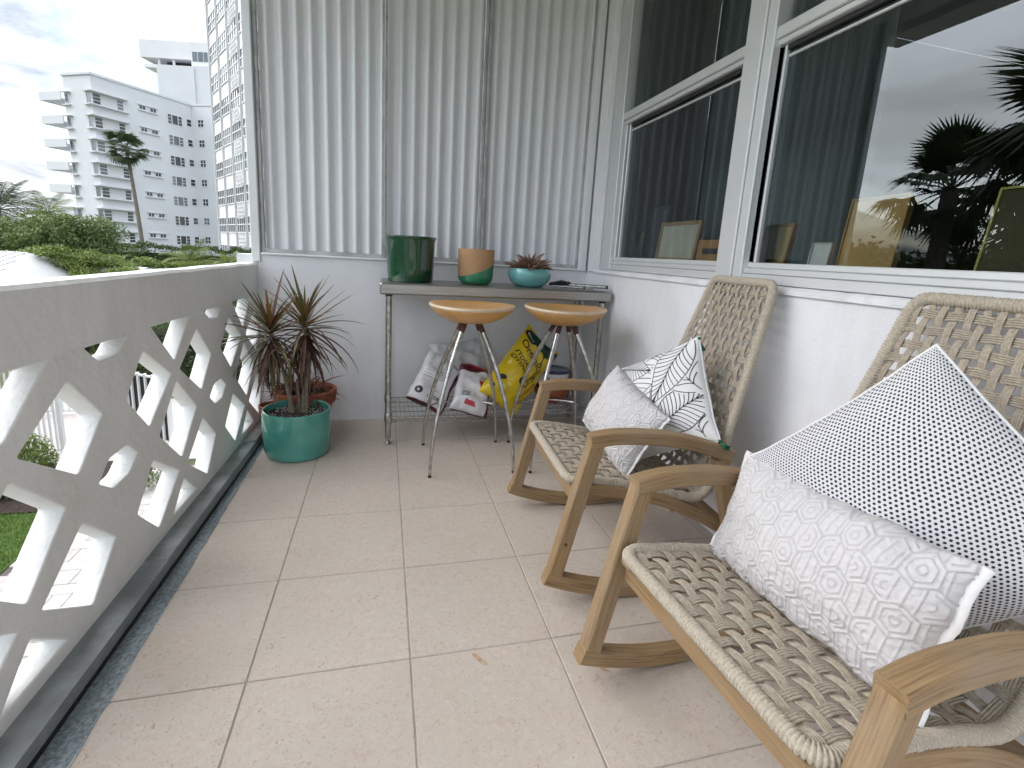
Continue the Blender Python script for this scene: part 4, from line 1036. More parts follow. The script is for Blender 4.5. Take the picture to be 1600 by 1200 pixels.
    for i, y in enumerate(ylong):                                   # along the sling
        m_ = MB(); j0 = wr.uniform(-.002, .002)
        for q in bw_:
            pts = []
            for j in range(ns_):
                for f in (0, .25, .5, .75):
                    s_ = scr[j]+pit*(f)
                    if s_ > LT-.012: continue
                    ph = math.cos(math.pi*(j+f))*(1 if i % 2 else -1)
                    hgt = amp*max(-1, min(1, ph*1.5))
                    pts.append(spt(s_, y+q*2*cr*.98+j0+.0012*math.sin(s_*40+i), hgt+(.0006 if abs(q) < 1 else 0)))
            pts = [spt(.012, y+q*2*cr+j0, -.002)]+pts+[spt(LT-.012, y+q*2*cr+j0, -.002)]
            m_.tube(pts, cr, 5)
        m_.build('lengthwise_rope_band', rope_back, sling, 3.14)
    for j, s_ in enumerate(scr):                                    # across the sling
        m_ = MB(); j0 = wr.uniform(-.0025, .0025)
        for q in bw_:
            pts = [spt(s_+q*2*cr+j0, -inner, -.004)]
            for i in range(ny):
                for f in (0, .25, .5, .75):
                    y = ylong[i]+(ylong[1]-ylong[0])*f
                    if y > inner-.003: continue
                    ph = -math.cos(math.pi*(i+f))*(1 if j % 2 else -1)
                    hgt = amp*max(-1, min(1, ph*1.5))
                    pts.append(spt(s_+q*2*cr*.98+j0+.0012*math.sin(y*45+j), y, hgt))
            pts.append(spt(s_+q*2*cr+j0, inner, -.004))
            m_.tube(pts, cr, 5)
        m_.build('crosswise_rope_band', rope_back, sling, 3.14)
    return t
ch = make_chair(); ch.location = (0.0, 1.10*T, 0); ch.rotation_euler = (0, 0, 0)
ch['label'] = 'teak rocking chair with rope weave, nearer the steel table'
c2 = copy_tree(ch); a2 = math.radians(4.2); c2.location = (1.9*T*(1-math.cos(a2))-.004, -1.10*T-1.9*T*math.sin(a2), 0); c2.rotation_euler = (0, 0, a2); c2['label'] = 'teak rocking chair with rope weave in the foreground, cut by the frame'
# chair 1 is turned a little so that it looks slightly away from the camera
ang = math.radians(-3.5); ch.rotation_euler = (0, 0, ang)
cx_ = 1.9*T; ch.location = (cx_-cx_*math.cos(ang), 1.10*T-cx_*math.sin(ang), 0)

# ------------------------------------------------------------------ cushions
def cushion(label, loc, xax, yax, w, h, th, mat, seed, quilt=False, res=(70, 70), wr=.006, pin=.05, power=.42):
    t = thing('cushion', label, 'cushion', group=None); orient(t, [c*T for c in loc], xax, yax)
    B = Bag(w*T, h*T, th*T, seed, power, pin, wr, 7)
    me = B.mesh('cover', mat, res[0], res[1])
    if quilt:
        n = len(me.vertices); co = np.empty(n*3, np.float32); me.vertices.foreach_get('co', co); co = co.reshape(-1, 3)
        no = np.empty(n*3, np.float32); me.vertices.foreach_get('normal', no); no = no.reshape(-1, 3)
        a = .050; p = co[:, :2]/a
        def hexd(q, sx, sy):
            x = q[:, 0]/sx; y = q[:, 1]/sy; best = np.full(len(x), 9.); sec = np.full(len(x), 9.)
            r0 = np.round(y/.866).astype(int)
            for dr in (-1, 0, 1):
                r = r0+dr; o = (r % 2)*.5; c0 = np.round(x-o)
                for dc in (-1, 0, 1):
                    d = np.hypot(x-(c0+dc+o), y-r*.866); nb = d < best
                    sec = np.where(nb, best, np.minimum(sec, d)); best = np.where(nb, d, best)
            return (sec-best)/2, best
        wob = np.array([[noise.noise((x*9, y*9, seed)), noise.noise((x*9, y*9, seed+7))] for x, y in co[:, :2]])
        p = p+wob*.10
        e1, b1 = hexd(p, 1.0, 1.12); par = (np.round(p[:, 1]/.97).astype(int)+np.round(p[:, 0]).astype(int)) % 2
        l1 = np.exp(-(e1/.026)**2); l2 = np.exp(-((e1-.16)/.026)**2)*(par == 0); ring = np.exp(-((b1-.13)/.030)**2)*(par == 0)
        bars = np.exp(-((np.abs(p[:, 0]*3-np.round(p[:, 0]*3)))/.09)**2)*(par == 1)*(e1 > .02)*.85
        line = np.clip(np.maximum.reduce([l1, l2*.95, ring*.8, bars]), 0, 1)
        puff = np.clip(np.abs(e1-.085)*8, 0, 1)
        crk = np.array([noise.noise((x*55, y*80, seed))+.6*noise.noise((x*120, y*150, seed)) for x, y in co[:, :2]])
        hgt = .0024*line-.0006+.0008*puff+.0024*crk*(1-line*.6)
        edge = 1.0
        co2 = co+no*hgt[:, None]*edge; me.vertices.foreach_set('co', co2.astype(np.float32).ravel()); me.update()
        at_ = me.attributes.new('stitch', 'FLOAT', 'POINT'); at_.data.foreach_set('value', (line*.55).astype(np.float32))
    inst('cover', me, t); return t, B
def flange(t, B, sides, wd, mat, name='flange'):
    """flat white hem along chosen edges"""
    for sd in sides:
        m_ = MB(); vs = []; fs = []; n = 40
        for i in range(n+1):
            k = -1+2*i/n
            p = {'r': B.P(1, k), 'l': B.P(-1, k), 't': B.P(k, 1), 'b': B.P(k, -1)}[sd]; d = {'r': Vector((1, 0, 0)), 'l': Vector((-1, 0, 0)), 't': Vector((0, 1, 0)), 'b': Vector((0, -1, 0))}[sd]
            wv = wd*(1+.25*noise.noise((k*4, B.seed, 0))); z = Vector((0, 0, .006*noise.noise((k*6, B.seed, 3))))
            vs += [p-d*.004+Vector((0, 0, .0012)), p+d*wv+z+Vector((0, 0, .0008)), p+d*wv+z-Vector((0, 0, .0008)), p-d*.004-Vector((0, 0, .0012))]
        for i in range(n):
            for j in range(4): fs.append((i*4+j, i*4+(j+1) % 4, i*4+4+(j+1) % 4, i*4+4+j))
        m_.add(vs, fs); m_.build(name, mat, t, 3.14)
def piping(t, B, r, mat):
    m_ = MB(); n = 40; pts = []
    for k in range(n): pts.append(B.P(-1+2*k/n, -1))
    for k in range(n): pts.append(B.P(1, -1+2*k/n))
    for k in range(n): pts.append(B.P(1-2*k/n, 1))
    for k in range(n): pts.append(B.P(-1, 1-2*k/n))
    m_.tube(pts, r, 6, closed=True); m_.build('piping', mat, t, 3.14)

# near chair: black-dotted square cushion and quilted lumbar cushion
t, B = cushion('square white cushion with black dots on the foreground rocking chair', (2.37, -1.20, 1.575), (.26, -.62, .74), (-.33, .71, .60), 1.15, 1.15, .42, dots_m, 31.0, res=(60, 60), wr=.006, pin=.045, power=.50)
piping(t, B, .0035, cotton)
t, B = cushion('grey quilted lumbar cushion leaning on the dotted cushion', (2.01, -1.05, 1.225), (.04, -1.0, .02), (.29, .0, .95), 1.25, .70, .40, quilt_m, 47.0, True, (330, 200), wr=.014, pin=.05, power=.42)
flange(t, B, 'rl', .016, cotton)
# far chair: leaf-print cushion with tassels and quilted cushion
t, B = cushion('white cushion with banana leaf line print and green tassels on the far chair', (2.30, .96, 1.46), (.37, -.75, .49), (.07, .56, .82), .94, .94, .38, cotton, 53.0, res=(50, 50), wr=.005, pin=.05, power=.46)
piping(t, B, .003, cotton)
# printed leaves as thin ink ribbons on the cloth
LV = [(-.19, -.19, .95, .34, .085), (.16, -.20, 1.75, .33, .08), (-.16, .02, .75, .36, .09), (.0, -.12, .45, .26, .07), (.19, -.02, 2.15, .30, .075), (-.03, .16, .35, .25, .065), (-.20, .19, -.35, .22, .06), (.17, .20, -2.2, .28, .07)]
def inleaf(L, x, y):
    bx, by, a, ln, wd = L; dx, dy = x-bx, y-by; s = (dx*math.cos(a)+dy*math.sin(a))/ln; q = -dx*math.sin(a)+dy*math.cos(a)
    return 0 < s < 1 and abs(q) < wd*math.sin(math.pi*s**.8)*1.02
strokes = []
for li, Lf in enumerate(LV):
    bx, by, a, ln, wd = Lf
    def lp(s, q): return (bx+s*ln*math.cos(a)-q*math.sin(a), by+s*ln*math.sin(a)+q*math.cos(a))
    prof_ = lambda s: wd*math.sin(math.pi*s**.8)
    ls = [[lp(s/24, 0) for s in range(25)], [lp(s/24, prof_(s/24)) for s in range(25)], [lp(s/24, -prof_(s/24)) for s in range(25)]]
    for k in range(2, 15):
        s0 = k/16
        for sg in (-1, 1):
            s1 = min(.99, s0+.16); ls.append([lp(s0+(s1-s0)*(f/7)**.8, sg*prof_(s1)*.97*(f/7)**1.25) for f in range(8)])
    for pl in ls:
        cur = []
        for x, y in pl:
            ok = abs(x) < B.w*.485 and abs(y) < B.h*.485 and not any(inleaf(L2, x, y) for L2 in LV[li+1:])
            if ok: cur.append((x, y))
            else:
                if len(cur) > 1: strokes.append(cur)
                cur = []
        if len(cur) > 1: strokes.append(cur)
m_ = MB()
for pl in strokes:
    a_, b_ = [], []
    for i, (x, y) in enumerate(pl):
        x2, y2 = pl[min(i+1, len(pl)-1)]; x1, y1 = pl[max(i-1, 0)]; d = math.hypot(x2-x1, y2-y1) or 1; nx, ny_ = -(y2-y1)/d*.0013, (x2-x1)/d*.0013
        a_.append((x+nx, y+ny_)); b_.append((x-nx, y-ny_))
    va = B.drape(a_+b_, .0012); k = len(pl)
    m_.add(va, [(i, i+1, k+i+1, k+i) for i in range(k-1)])
m_.build('leaf_print', ink, t)
def tassel(par, loc, d):
    m_ = MB(); d = Vector(d).normalized(); o = Vector(loc)
    m_.tube([o, o+d*.010], [.005, .007], 8)
    for i in range(26):
        v = (d+Vector((rnd.uniform(-.4, .4), rnd.uniform(-.4, .4), rnd.uniform(-.4, .4)))).normalized()
        m_.tube([o+d*.008, o+d*.02+v*.008, o+d*.026+v*.026+Vector((0, 0, -.004))], .0022, 5)
    m_.build('tassel', tassel_m, par, SM)
bpy.context.view_layer.update()
inv = t.matrix_world.to_3x3().inverted()
for (u, v, d) in ((1, 1, (.2, -.4, -.9)), (1, -1, (-.2, -.9, -.1)), (-1, 1, (-.3, .8, -.5)), (-1, -1, (-.5, 0, -.5))): tassel(t, B.P(u*.99, v*.99), inv @ Vector(d))
t, B = cushion('small grey quilted cushion leaning on the leaf print cushion', (1.95, 1.08, 1.27), (.0, -.93, -.20), (.25, -.2, .54), 1.00, .66, .34, quilt_m, 61.0, True, (260, 180), wr=.010, pin=.06, power=.42)
flange(t, B, 'rb', .012, cotton)

# ================================================================== OUTSIDE
mb = MB(); mb.add([(-1500, -1500, GZ-.02), (1500, -1500, GZ-.02), (1500, 1500, GZ-.02), (-1500, 1500, GZ-.02)], [(0, 1, 2, 3)]); struct(mb.build('ground', ground_m))
# lawn, mulch bed, paved walk
mb = MB(); mb.box(-9.5, -4.75, -6, 7.35, GZ-.1, GZ+.005); struct(mb.build('lawn', lawn_m))
mb = MB(); vs = []; fs = []
gr = random.Random(4)
for i in range(26000):
    x = gr.uniform(-7.2, -4.76); y = gr.uniform(4.2, 7.34); h = gr.uniform(.03, .075); a = gr.uniform(0, 6.28); w = gr.uniform(.003, .006); lx, ly = gr.uniform(-.03, .03), gr.uniform(-.03, .03)
    k = len(vs); vs += [(x-w*math.cos(a), y-w*math.sin(a), GZ+.004), (x+w*math.cos(a), y+w*math.sin(a), GZ+.004), (x+lx, y+ly, GZ+h)]; fs.append((k, k+1, k+2))
mb.add(vs, fs); o = mb.build('grass', grass_m); tag(o, 'short green lawn grass seen through the balustrade', 'grass'); o['kind'] = 'stuff'
mb = MB(); mb.box(-9.5, -4.75, 7.351, 9.25, GZ-.1, GZ+.03); struct(mb.build('mulch_bed', mulch_m))
mb = MB(); mb.box(-4.745, -1.2, -6, 9.0, GZ-.1, GZ-.012); mb.box(-9.5, -1.2, 9.255, 13.5, GZ-.1, GZ-.0125); pav = struct(mb.build('pavement', paver_j))
pcs = {}
def paver(x0, x1, y0, y1):
    k = (round(x1-x0, 3), round(y1-y0, 3))
    if k not in pcs:
        w, h = k[0]/2-.004, k[1]/2-.004; m_ = MB(); m_.cbox(-w, w, -h, h, -.03, .012, .004); pcs[k] = m_.mesh('paver', paver_m)
    inst('paver', pcs[k], pav, ((x0+x1)/2, (y0+y1)/2, GZ-.004+gr.uniform(-.002, .002)))
pn = 0
y = 2.4; row = 0
while y < 8.8:
    hgt = (.30, .20, .30, .20)[row % 4]; x = -4.74+(.1 if row % 2 else 0)
    while x < -2.7:
        wdt = gr.choice((.30, .40, .20, .45)); 
        if hgt > .25 and gr.random() < .35: paver(x, x+.20, y, y+.15); paver(x, x+.20, y+.15, y+.30); x += .20; continue
        paver(x, x+wdt, y, y+hgt); x += wdt
    y += hgt; row += 1
mb = MB(); mb.box(-2.7, -1.2, -6, 9.0, GZ-.02, GZ+.0075); mb.box(-9.5, -1.2, 9.256, 13.5, GZ-.02, GZ+.006); mb.build('far_paving', paver_m, pav)

# gates and fences
def picket_fence(name, label, p0, p1, h, mat, n, r=.012, cat='fence', base=.06):
    a = Vector((p0[0], p0[1], GZ)); b_ = Vector((p1[0], p1[1], GZ)); t = thing(name, label, cat, a, math.atan2(b_.y-a.y, b_.x-a.x)); L = (b_-a).length
    for z in (base+.04, h-.05):
        m_ = MB(); m_.box(0, L, -.02, .02, z-.02, z+.02); m_.build('rail', mat, t)
    m_ = MB(); m_.box(-r, r, -r, r, base, h); me = m_.mesh('picket', mat)
    for i in range(n+1): inst('picket', me, t, (L*i/n, 0, 0))
    for x in (0, L):
        m_ = MB(); m_.box(x-.035, x+.035, -.0351, .0351, 0, h+.06); m_.build('post', mat, t)
    return t
picket_fence('garden_gate', 'white picket gate with black latch beyond the round shrub', (-7.25, 9.9), (-6.1, 9.75), 1.25, white_gate, 12, .014, 'gate')
g = [o for o in bpy.data.objects if o.name == 'garden_gate'][0]
m_ = MB(); m_.box(.45, .53, -.05, -.021, .80, 1.0); m_.build('latch', black_gate, g)
picket_fence('white_fence', 'white picket fence running behind the garden gate', (-9.4, 12.3), (-5.9, 12.3), 1.35, white_gate, 30, .014)
picket_fence('black_gate', 'dark metal gate in a white frame at the end of the paved walk', (-5.35, 10.6), (-4.3, 9.9), 1.5, white_gate, 6, .02, 'gate')
m_ = MB(); m_.box(.05, 1.2, .03, .05, .1, 1.45); m_.build('dark_panel', black_gate, [o for o in bpy.data.objects if o.name == 'black_gate'][0])

# ------------------------------------------------------------------ plants
def quad_leaves(mb, pts, size, rng, up=0.3, long=1.0):
    for p in pts:
        d = Vector((rng.gauss(0, 1), rng.gauss(0, 1), rng.gauss(0, 1)+up)).normalized(); s = size*rng.uniform(.6, 1.3)
        a = d.orthogonal().normalized(); a.rotate(Matrix.Rotation(rng.uniform(0, 6.28), 3, d)); b_ = d.cross(a)
        mb.add([p-a*s*long, p+b_*s*.45, p+a*s*long, p-b_*s*.45], [(0, 1, 2, 3)])
def clump(mb, c, r, n, size, rng, flat=1.0, long=1.0):
    pts = []
    for _ in range(n):
        v = Vector((rng.gauss(0, 1), rng.gauss(0, 1), rng.gauss(0, 1))).normalized()*r*(rng.random()**.4); v.z *= flat; pts.append(Vector(c)+v)
    quad_leaves(mb, pts, size, rng, .3, long)
def tree(name, label, loc, h, r, blobs, n, size, mat, seed, cat='tree', trunk_r=.12, flat=.8, long=1.0, group=None, lean=0):
    rng = random.Random(seed); t = thing(name, label, cat, (loc[0], loc[1], GZ), 0, group)
    cr = MB(); tr = MB(); top = h*.55
    tr.tube([(0, 0, -.05), (lean*.3, 0, top*.5), (lean*.6, .1, top)], [trunk_r, trunk_r*.75, trunk_r*.5], 7)
    for i in range(blobs):
        a = rng.uniform(0, 6.28); rr = r*math.sqrt(rng.random())*.85; z = h*(.62+.38*rng.random()*(1-.5*rr/r)); c = Vector((rr*math.cos(a)+lean, rr*math.sin(a), z-r*.22))
        tr.tube([(lean*.5, .08, top*.85), ((lean*.5+c.x)/2, c.y/2, (top+c.z)/2), tuple(c)], [trunk_r*.4, trunk_r*.25, trunk_r*.1], 5)
        clump(cr, c, r*rng.uniform(.28, .45), n//blobs, size, rng, flat, long)
    cr.build('crown', mat, t); tr.build('trunk', bark, t, SM); return t
def shrub(name, label, loc, r, h, n, size, mat, seed, group=None, z=GZ, long=1.2):
    rng = random.Random(seed); t = thing(name, label, 'shrub', (loc[0], loc[1], z), 0, group); m_ = MB(); s_ = MB()
    for _ in range(n):
        v = Vector((rng.gauss(0, 1), rng.gauss(0, 1), abs(rng.gauss(0, 1)))).normalized()*(rng.random()**.3); p = Vector((v.x*r, v.y*r, .08+v.z*h)); p *= 1+.15*noise.noise(p*3); quad_leaves(m_, [p], size, rng, .4, long)
    for i in range(9): a = rng.uniform(0, 6.28); s_.tube([(0, 0, -.03), (r*.3*math.cos(a), r*.3*math.sin(a), h*.4), (r*.7*math.cos(a), r*.7*math.sin(a), h*.8)], [.02, .012, .005], 5)
    m_.build('foliage', mat, t); s_.build('stem', bark, t, SM); return t
def hedge(label, p0, p1, h, w, n, size, mat, seed, z=GZ):
    rng = random.Random(seed); a = Vector((p0[0], p0[1], z)); b_ = Vector((p1[0], p1[1], z)); L = (b_-a).length
    t = thing('hedge', label, 'hedge', a, math.atan2(b_.y-a.y, b_.x-a.x)); m_ = MB()
    pts = []
    for _ in range(n):
        x = rng.uniform(0, L); hh = h*(1+.10*noise.noise((x*.9, seed, 0))+.05*noise.noise((x*3, seed, 1))); f = rng.random()
        if f < .45: p = (x, -w/2+rng.gauss(0, .06), hh*rng.random())
        else: p = (x, rng.uniform(-w/2, w/2), hh+rng.gauss(0, .06))
        pts.append(Vector(p))
    quad_leaves(m_, pts, size, rng, .5, 1.1); m_.build('foliage', mat, t)
    c = MB(); c.box(.1, L-.1, -w/2+.12, w/2-.12, 0, h*.86); c.build('twig_core', M('hedge_twigs', (0.02, 0.026, 0.012), 0.95), t); return t
def frond_pinnate(L, droop, wid, n=26):
    m_ = MB(); P = []; x = z = 0; k = 14
    for i in range(k+1):
        u = i/k; ang = -droop*u**1.4; P.append(Vector((x, 0, z))); x += L/k*math.cos(ang); z += L/k*math.sin(ang)
    m_.tube(P, [L*.011*(1-.8*i/k) for i in range(k+1)], 4)
    for i in range(n):
        u = .14+.86*i/n; q = u*k; a = int(q); f = q-a; p = P[a].lerp(P[min(a+1, k)], f); tt = (P[min(a+1, k)]-P[max(a-1, 0)]).normalized()
        l = L*wid*math.sin(math.pi*min(1, .12+u*.86))**.7; w = L*.014
        for s in (-1, 1):
            d = (Vector((0, s, 0))*.8+tt*.65+Vector((0, 0, -.18-.25*rnd.random()))).normalized(); e = p+d*l+Vector((0, 0, -l*.25)); mid = p+d*l*.5; nn = tt*w
            m_.add([p-nn*.5, mid-nn*.7, e, mid+nn*.7, p+nn*.5], [(0, 1, 2, 3, 4)])
    return m_
def frond_fan(L, R_, spread=2.6, n=30, droop=.5):
    m_ = MB(); m_.tube([(0, 0, 0), (L*.5, 0, .02*L), (L, 0, -.04*L)], [.012*L+.006, .010*L+.005, .006*L+.003], 4); o = Vector((L, 0, -.04*L))
    for i in range(n):
        a = -spread/2+spread*i/(n-1); l = R_*(1-.18*abs(a)/spread)*rnd.uniform(.9, 1.08); w = R_*spread/n*.42
        d = Vector((math.cos(a), math.sin(a), .12)); s = Vector((-math.sin(a), math.cos(a), 0)); m1 = o+d*l*.5; e = o+Vector((d.x*l*.95, d.y*l*.95, -droop*l*rnd.uniform(.25, .6)))
        m_.add([o, m1-s*w, e, m1+s*w], [(0, 1, 2, 3)])
    return m_
def palm(name, label, loc, h, nf, fr, mat, seed, kind='pinnate', L=1.6, trunk=.11, lean=(0, 0), cat='palm tree', group=None, dead=None, zc=None, spread=(-.6, 1.3)):
    rng = random.Random(seed); t = thing(name, label, cat, (loc[0], loc[1], GZ), 0, group)
    tr = MB(); K = 12
    tr.tube([(lean[0]*(k/K)**1.6, lean[1]*(k/K)**1.6, -.05+h*k/K) for k in range(K+1)], [trunk*(1.25-.45*k/K) for k in range(K+1)], 9); tr.build('trunk', trunk_m, t, SM)
    meshes = [m_.mesh('frond', mat) for m_ in fr]
    for i in range(nf):
        u = i/max(1, nf-1); el = spread[1]+(spread[0]-spread[1])*u+rng.uniform(-.15, .15)
        inst('frond', meshes[i % len(meshes)], t, (lean[0], lean[1], h), (rng.uniform(-.3, .3), -el, i*2.39996+rng.uniform(-.3, .3)), (L*rng.uniform(.85, 1.12),)*3)
    return t
PIN = [frond_pinnate(1, .9, .34), frond_pinnate(1, 1.4, .34), frond_pinnate(1, .6, .36)]
FAN = [frond_fan(.55, .55, 3.6, 34, .5), frond_fan(.62, .6, 3.2, 32, .8), frond_fan(.5, .52, 4.0, 36, .25)]

# near garden
shrub('shrub', 'rounded green shrub in the mulch bed beside the garden gate', (-6.25, 8.75), .55, .75, 2600, .035, leaf_light, 1)
shrub('shrub', 'loose grey green shrub in front of the rounded shrub', (-6.0, 8.15), .45, .5, 1500, .04, leaf_mid, 2, long=1.6)
t = shrub('flowering_shrub', 'small shrub with white flowers along the paved walk', (-4.15, 8.15), .45, .6, 1300, .03, leaf_mid, 3); 
rg = random.Random(9); m_ = MB()
for i in range(160):
    v = Vector((rg.gauss(0, 1), rg.gauss(0, 1), abs(rg.gauss(0, 1)))).normalized(); clump(m_, (v.x*.45, v.y*.45, .1+v.z*.6), .02, 4, .018, rg)
m_.build('blossom', M('white_petals', (0.75, 0.75, 0.72), 0.7), t)
shrub('flowering_shrub', 'small white flowering shrub farther along the kerb', (-2.6, 8.3), .4, .5, 1000, .03, leaf_mid, 4)
hedge('bright green clipped hedge below the far end of the balustrade', (-12.5, 19.5), (-5.2, 17.0), 2.0, 1.4, 9000, .06, leaf_light, 5)
hedge('dark green hedge seen through the diamond openings', (-6.8, 14.6), (-3.0, 14.4), 1.9, 1.2, 5000, .055, leaf_dark, 6)
# middle distance
hedge('long clipped green hedge in front of the white apartment building', (-22.0, 31.5), (-6.0, 29.5), 2.80, 1.3, 22000, .07, leaf_light, 7)
hedge('darker hedge behind the long clipped hedge', (-27.0, 45.0), (-8.0, 42.0), 3.45, 1.5, 14000, .09, leaf_dark, 8)
palm('tall_palm', 'tall slender fan palm standing before the white apartment building', (-21.3, 52.0), 11.6, 32, FAN, leaf_palm, 21, 'fan', 1.65, .16, (-.8, .3), spread=(-.95, 1.4))
palm('areca_palm', 'arching yellow green palm above the hedge beside the corner post', (-10.3, 31.0), 2.9, 13, PIN, leaf_palm2, 22, L=1.55, trunk=.10, lean=(-.45, 0), spread=(-.05, 1.15))
palm('areca_palm', 'bushy palm at the foot of the gridded tower', (-8.1, 28.6), 2.9, 14, PIN, leaf_palm2, 23, L=1.15, trunk=.08, spread=(.1, 1.3))
palm('young_palm', 'small grey green palm in the hedge below the tall palm', (-18.2, 43.0), 2.5, 16, PIN, leaf_mid, 24, L=1.5, trunk=.1, spread=(-.2, 1.2))
palm('coconut_palm', 'large feathery palm at the edge of the picture behind the white roof', (-23.8, 38.5), 5.3, 20, PIN, leaf_palm, 25, L=2.9, trunk=.16, spread=(-.5, 1.3))
palm('coconut_palm', 'pale feathery palm between the balconies and the treetops', (-22.6, 41.2), 5.3, 14, PIN, leaf_palm2, 26, L=1.9, trunk=.12, spread=(-.3, 1.2))
tree('broad_tree', 'dense bushy tree behind the white metal roof', (-21.6, 34.5), 5.3, 2.6, 34, 12000, .10, leaf_mid, 31)
tree('broad_tree', 'round green tree between the feathery palms', (-20.6, 36.8), 5.8, 2.0, 28, 8000, .095, leaf_light, 32)
tree('broad_tree', 'loose grey green tree in front of the apartment corner', (-17.9, 35.5), 5.9, 2.1, 34, 10000, .085, leaf_mid, 33, lean=.2, long=1.5)
tree('layered_tree', 'layered pine like tree with slanting trunks beside the white roof', (-14.3, 27.8), 4.3, 1.9, 22, 9500, .065, leaf_light, 34, flat=.45, lean=-.3, long=1.4)
tree('layered_tree', 'low layered tree in front of the long hedge', (-12.6, 27.0), 3.4, 1.6, 18, 7500, .06, leaf_light, 35, flat=.45)
shrub('shrub', 'dark shrub beside the wall of the white roofed house', (-13.4, 23.0), .9, 2.0, 2200, .06, leaf_dark, 36)
# palms that stand beside the balcony and show in the window glass
palm('fan_palm', 'fan palm whose dark crown is mirrored in the near window', (-7.5, 6.19), 5.95, 26, FAN, leaf_palm, 41, 'fan', 1.15, .17, spread=(-.9, 1.3))
palm('fan_palm', 'fan palm mirrored at the edge of the near window', (-5.2, 2.9), 5.9, 24, FAN, leaf_palm, 42, 'fan', 1.6, .16, spread=(-.9, 1.3))
tree('broad_tree', 'dark bushy tree under the mirrored fan palm', (-9.0, 7.2), 5.9, 2.0, 30, 8000, .10, leaf_dark, 44)
tree('broad_tree', 'dark bushy tree standing beyond the mirrored fan palm', (-10.2, 10.2), 5.6, 2.2, 30, 8000, .11, leaf_dark, 45)
# white flower spikes and bromeliads by the corner post
t = shrub('flowering_shrub', 'spiky pale flowers above the rail beside the corner post', (-6.1, 22.5), .55, 2.6, 900, .05, leaf_dark, 43); m_ = MB(); rg = random.Random(8)
for i in range(40):
    a = rg.uniform(0, 6.28); e = rg.uniform(.3, 1.2); d = Vector((math.cos(a)*math.cos(e), math.sin(a)*math.cos(e), math.sin(e))); m_.tube([Vector((0, 0, 2.5)), Vector((0, 0, 2.5))+d*.35, Vector((0, 0, 2.5))+d*.7+Vector((0, 0, -.1))], [.02, .035, .003], 5)
m_.build('blossom', M('white_petals', (0.75, 0.75, 0.72), 0.7), t)

# bare twig reaching into the picture
t = MB(); b0 = Vector((-9.2, 10.6, 2.55))
def br(p, q, r): t.tube([p, (p+q)/2+Vector((0, 0, .06)), q], [r, r*.75, r*.4], 5)
br(Vector((-9.6, 10.2, 2.62)), Vector((-8.75, 11.0, 2.28)), .008); br(Vector((-9.15, 10.7, 2.50)), Vector((-8.6, 11.2, 2.42)), .005); br(Vector((-9.6, 10.2, 2.62)), Vector((-9.5, 10.3, 3.0)), .006)
t.tube([(-9.6, 10.2, GZ-.05), (-9.9, 10.0, 0), (-9.6, 10.2, 2.62)], [.05, .035, .009], 6)
tag(t.build('bare_sapling', bark, None, SM), 'thin bare twig at the picture edge below the balconies', 'sapling')

# ------------------------------------------------------------------ white house with metal roof
t = thing('white_house', 'low white house with a ribbed white metal roof beyond the balustrade', 'house', (-16.5, 23.4, GZ), math.radians(-14))
m_ = MB(); m_.box(-4.5, 1.35, 0, 6.0, 0, 2.25); m_.build('wall', bwhite2, t)
m_ = MB(); x0, x1, y0, y1, ze, zr = -5.0, 1.75, -.45, 6.4, 2.15, 3.22; rx0, rx1, ry = -3.2, 0.1, 3.0
V = [(x0, y0, ze), (x1, y0, ze), (x1, y1, ze), (x0, y1, ze), (rx0, ry, zr), (rx1, ry, zr)]
m_.add(V, [(0, 1, 5, 4), (1, 2, 5), (2, 3, 4, 5), (3, 0, 4), (3, 2, 1, 0)]); rf = m_.build('roof', roofwhite, t)
for i in range(15):
    u = (i+.5)/15; a = Vector((x0+(x1-x0)*u, y0, ze+.012)); b_ = Vector((rx0+(rx1-rx0)*u, ry, zr+.012)) if True else None
    xx = a.x; yb = ry if rx0 <= xx <= rx1 else y0+(ry-y0)*((xx-x0)/(rx0-x0) if xx < rx0 else (x1-xx)/(x1-rx1)); zb = ze+(zr-ze)*(yb-y0)/(ry-y0)
    q = MB(); q.tube([(xx, y0, ze+.015), (xx, yb, zb+.015)], .034, 5); q.build('roof_rib', roofwhite, rf)
q = MB(); q.box(x0, x1, y0-.03, y0, ze-.16, ze-.003); q.build('fascia', bwhite2, rf)
q = MB(); q.box(-1.4, -.5, -.03, -.002, .9, 1.8); q.build('window', glass_grey, t)
t = thing('white_outbuilding', 'white gabled roof beside the low white house', 'building', (-13.6, 27.5, GZ), math.radians(-14))
m_ = MB(); m_.box(-1.5, 1.1, 0, 3, 0, 2.2); m_.build('wall', bwhite2, t)
m_ = MB(); m_.add([(-1.8, -.3, 2.15), (1.4, -.3, 2.15), (1.4, 3.3, 2.15), (-1.8, 3.3, 2.15), (-1.8, 1.5, 2.65), (1.4, 1.5, 2.65)], [(0, 1, 5, 4), (2, 3, 4, 5), (1, 2, 5), (3, 0, 4), (3, 2, 1, 0)]); m_.build('roof', roofwhite, t)

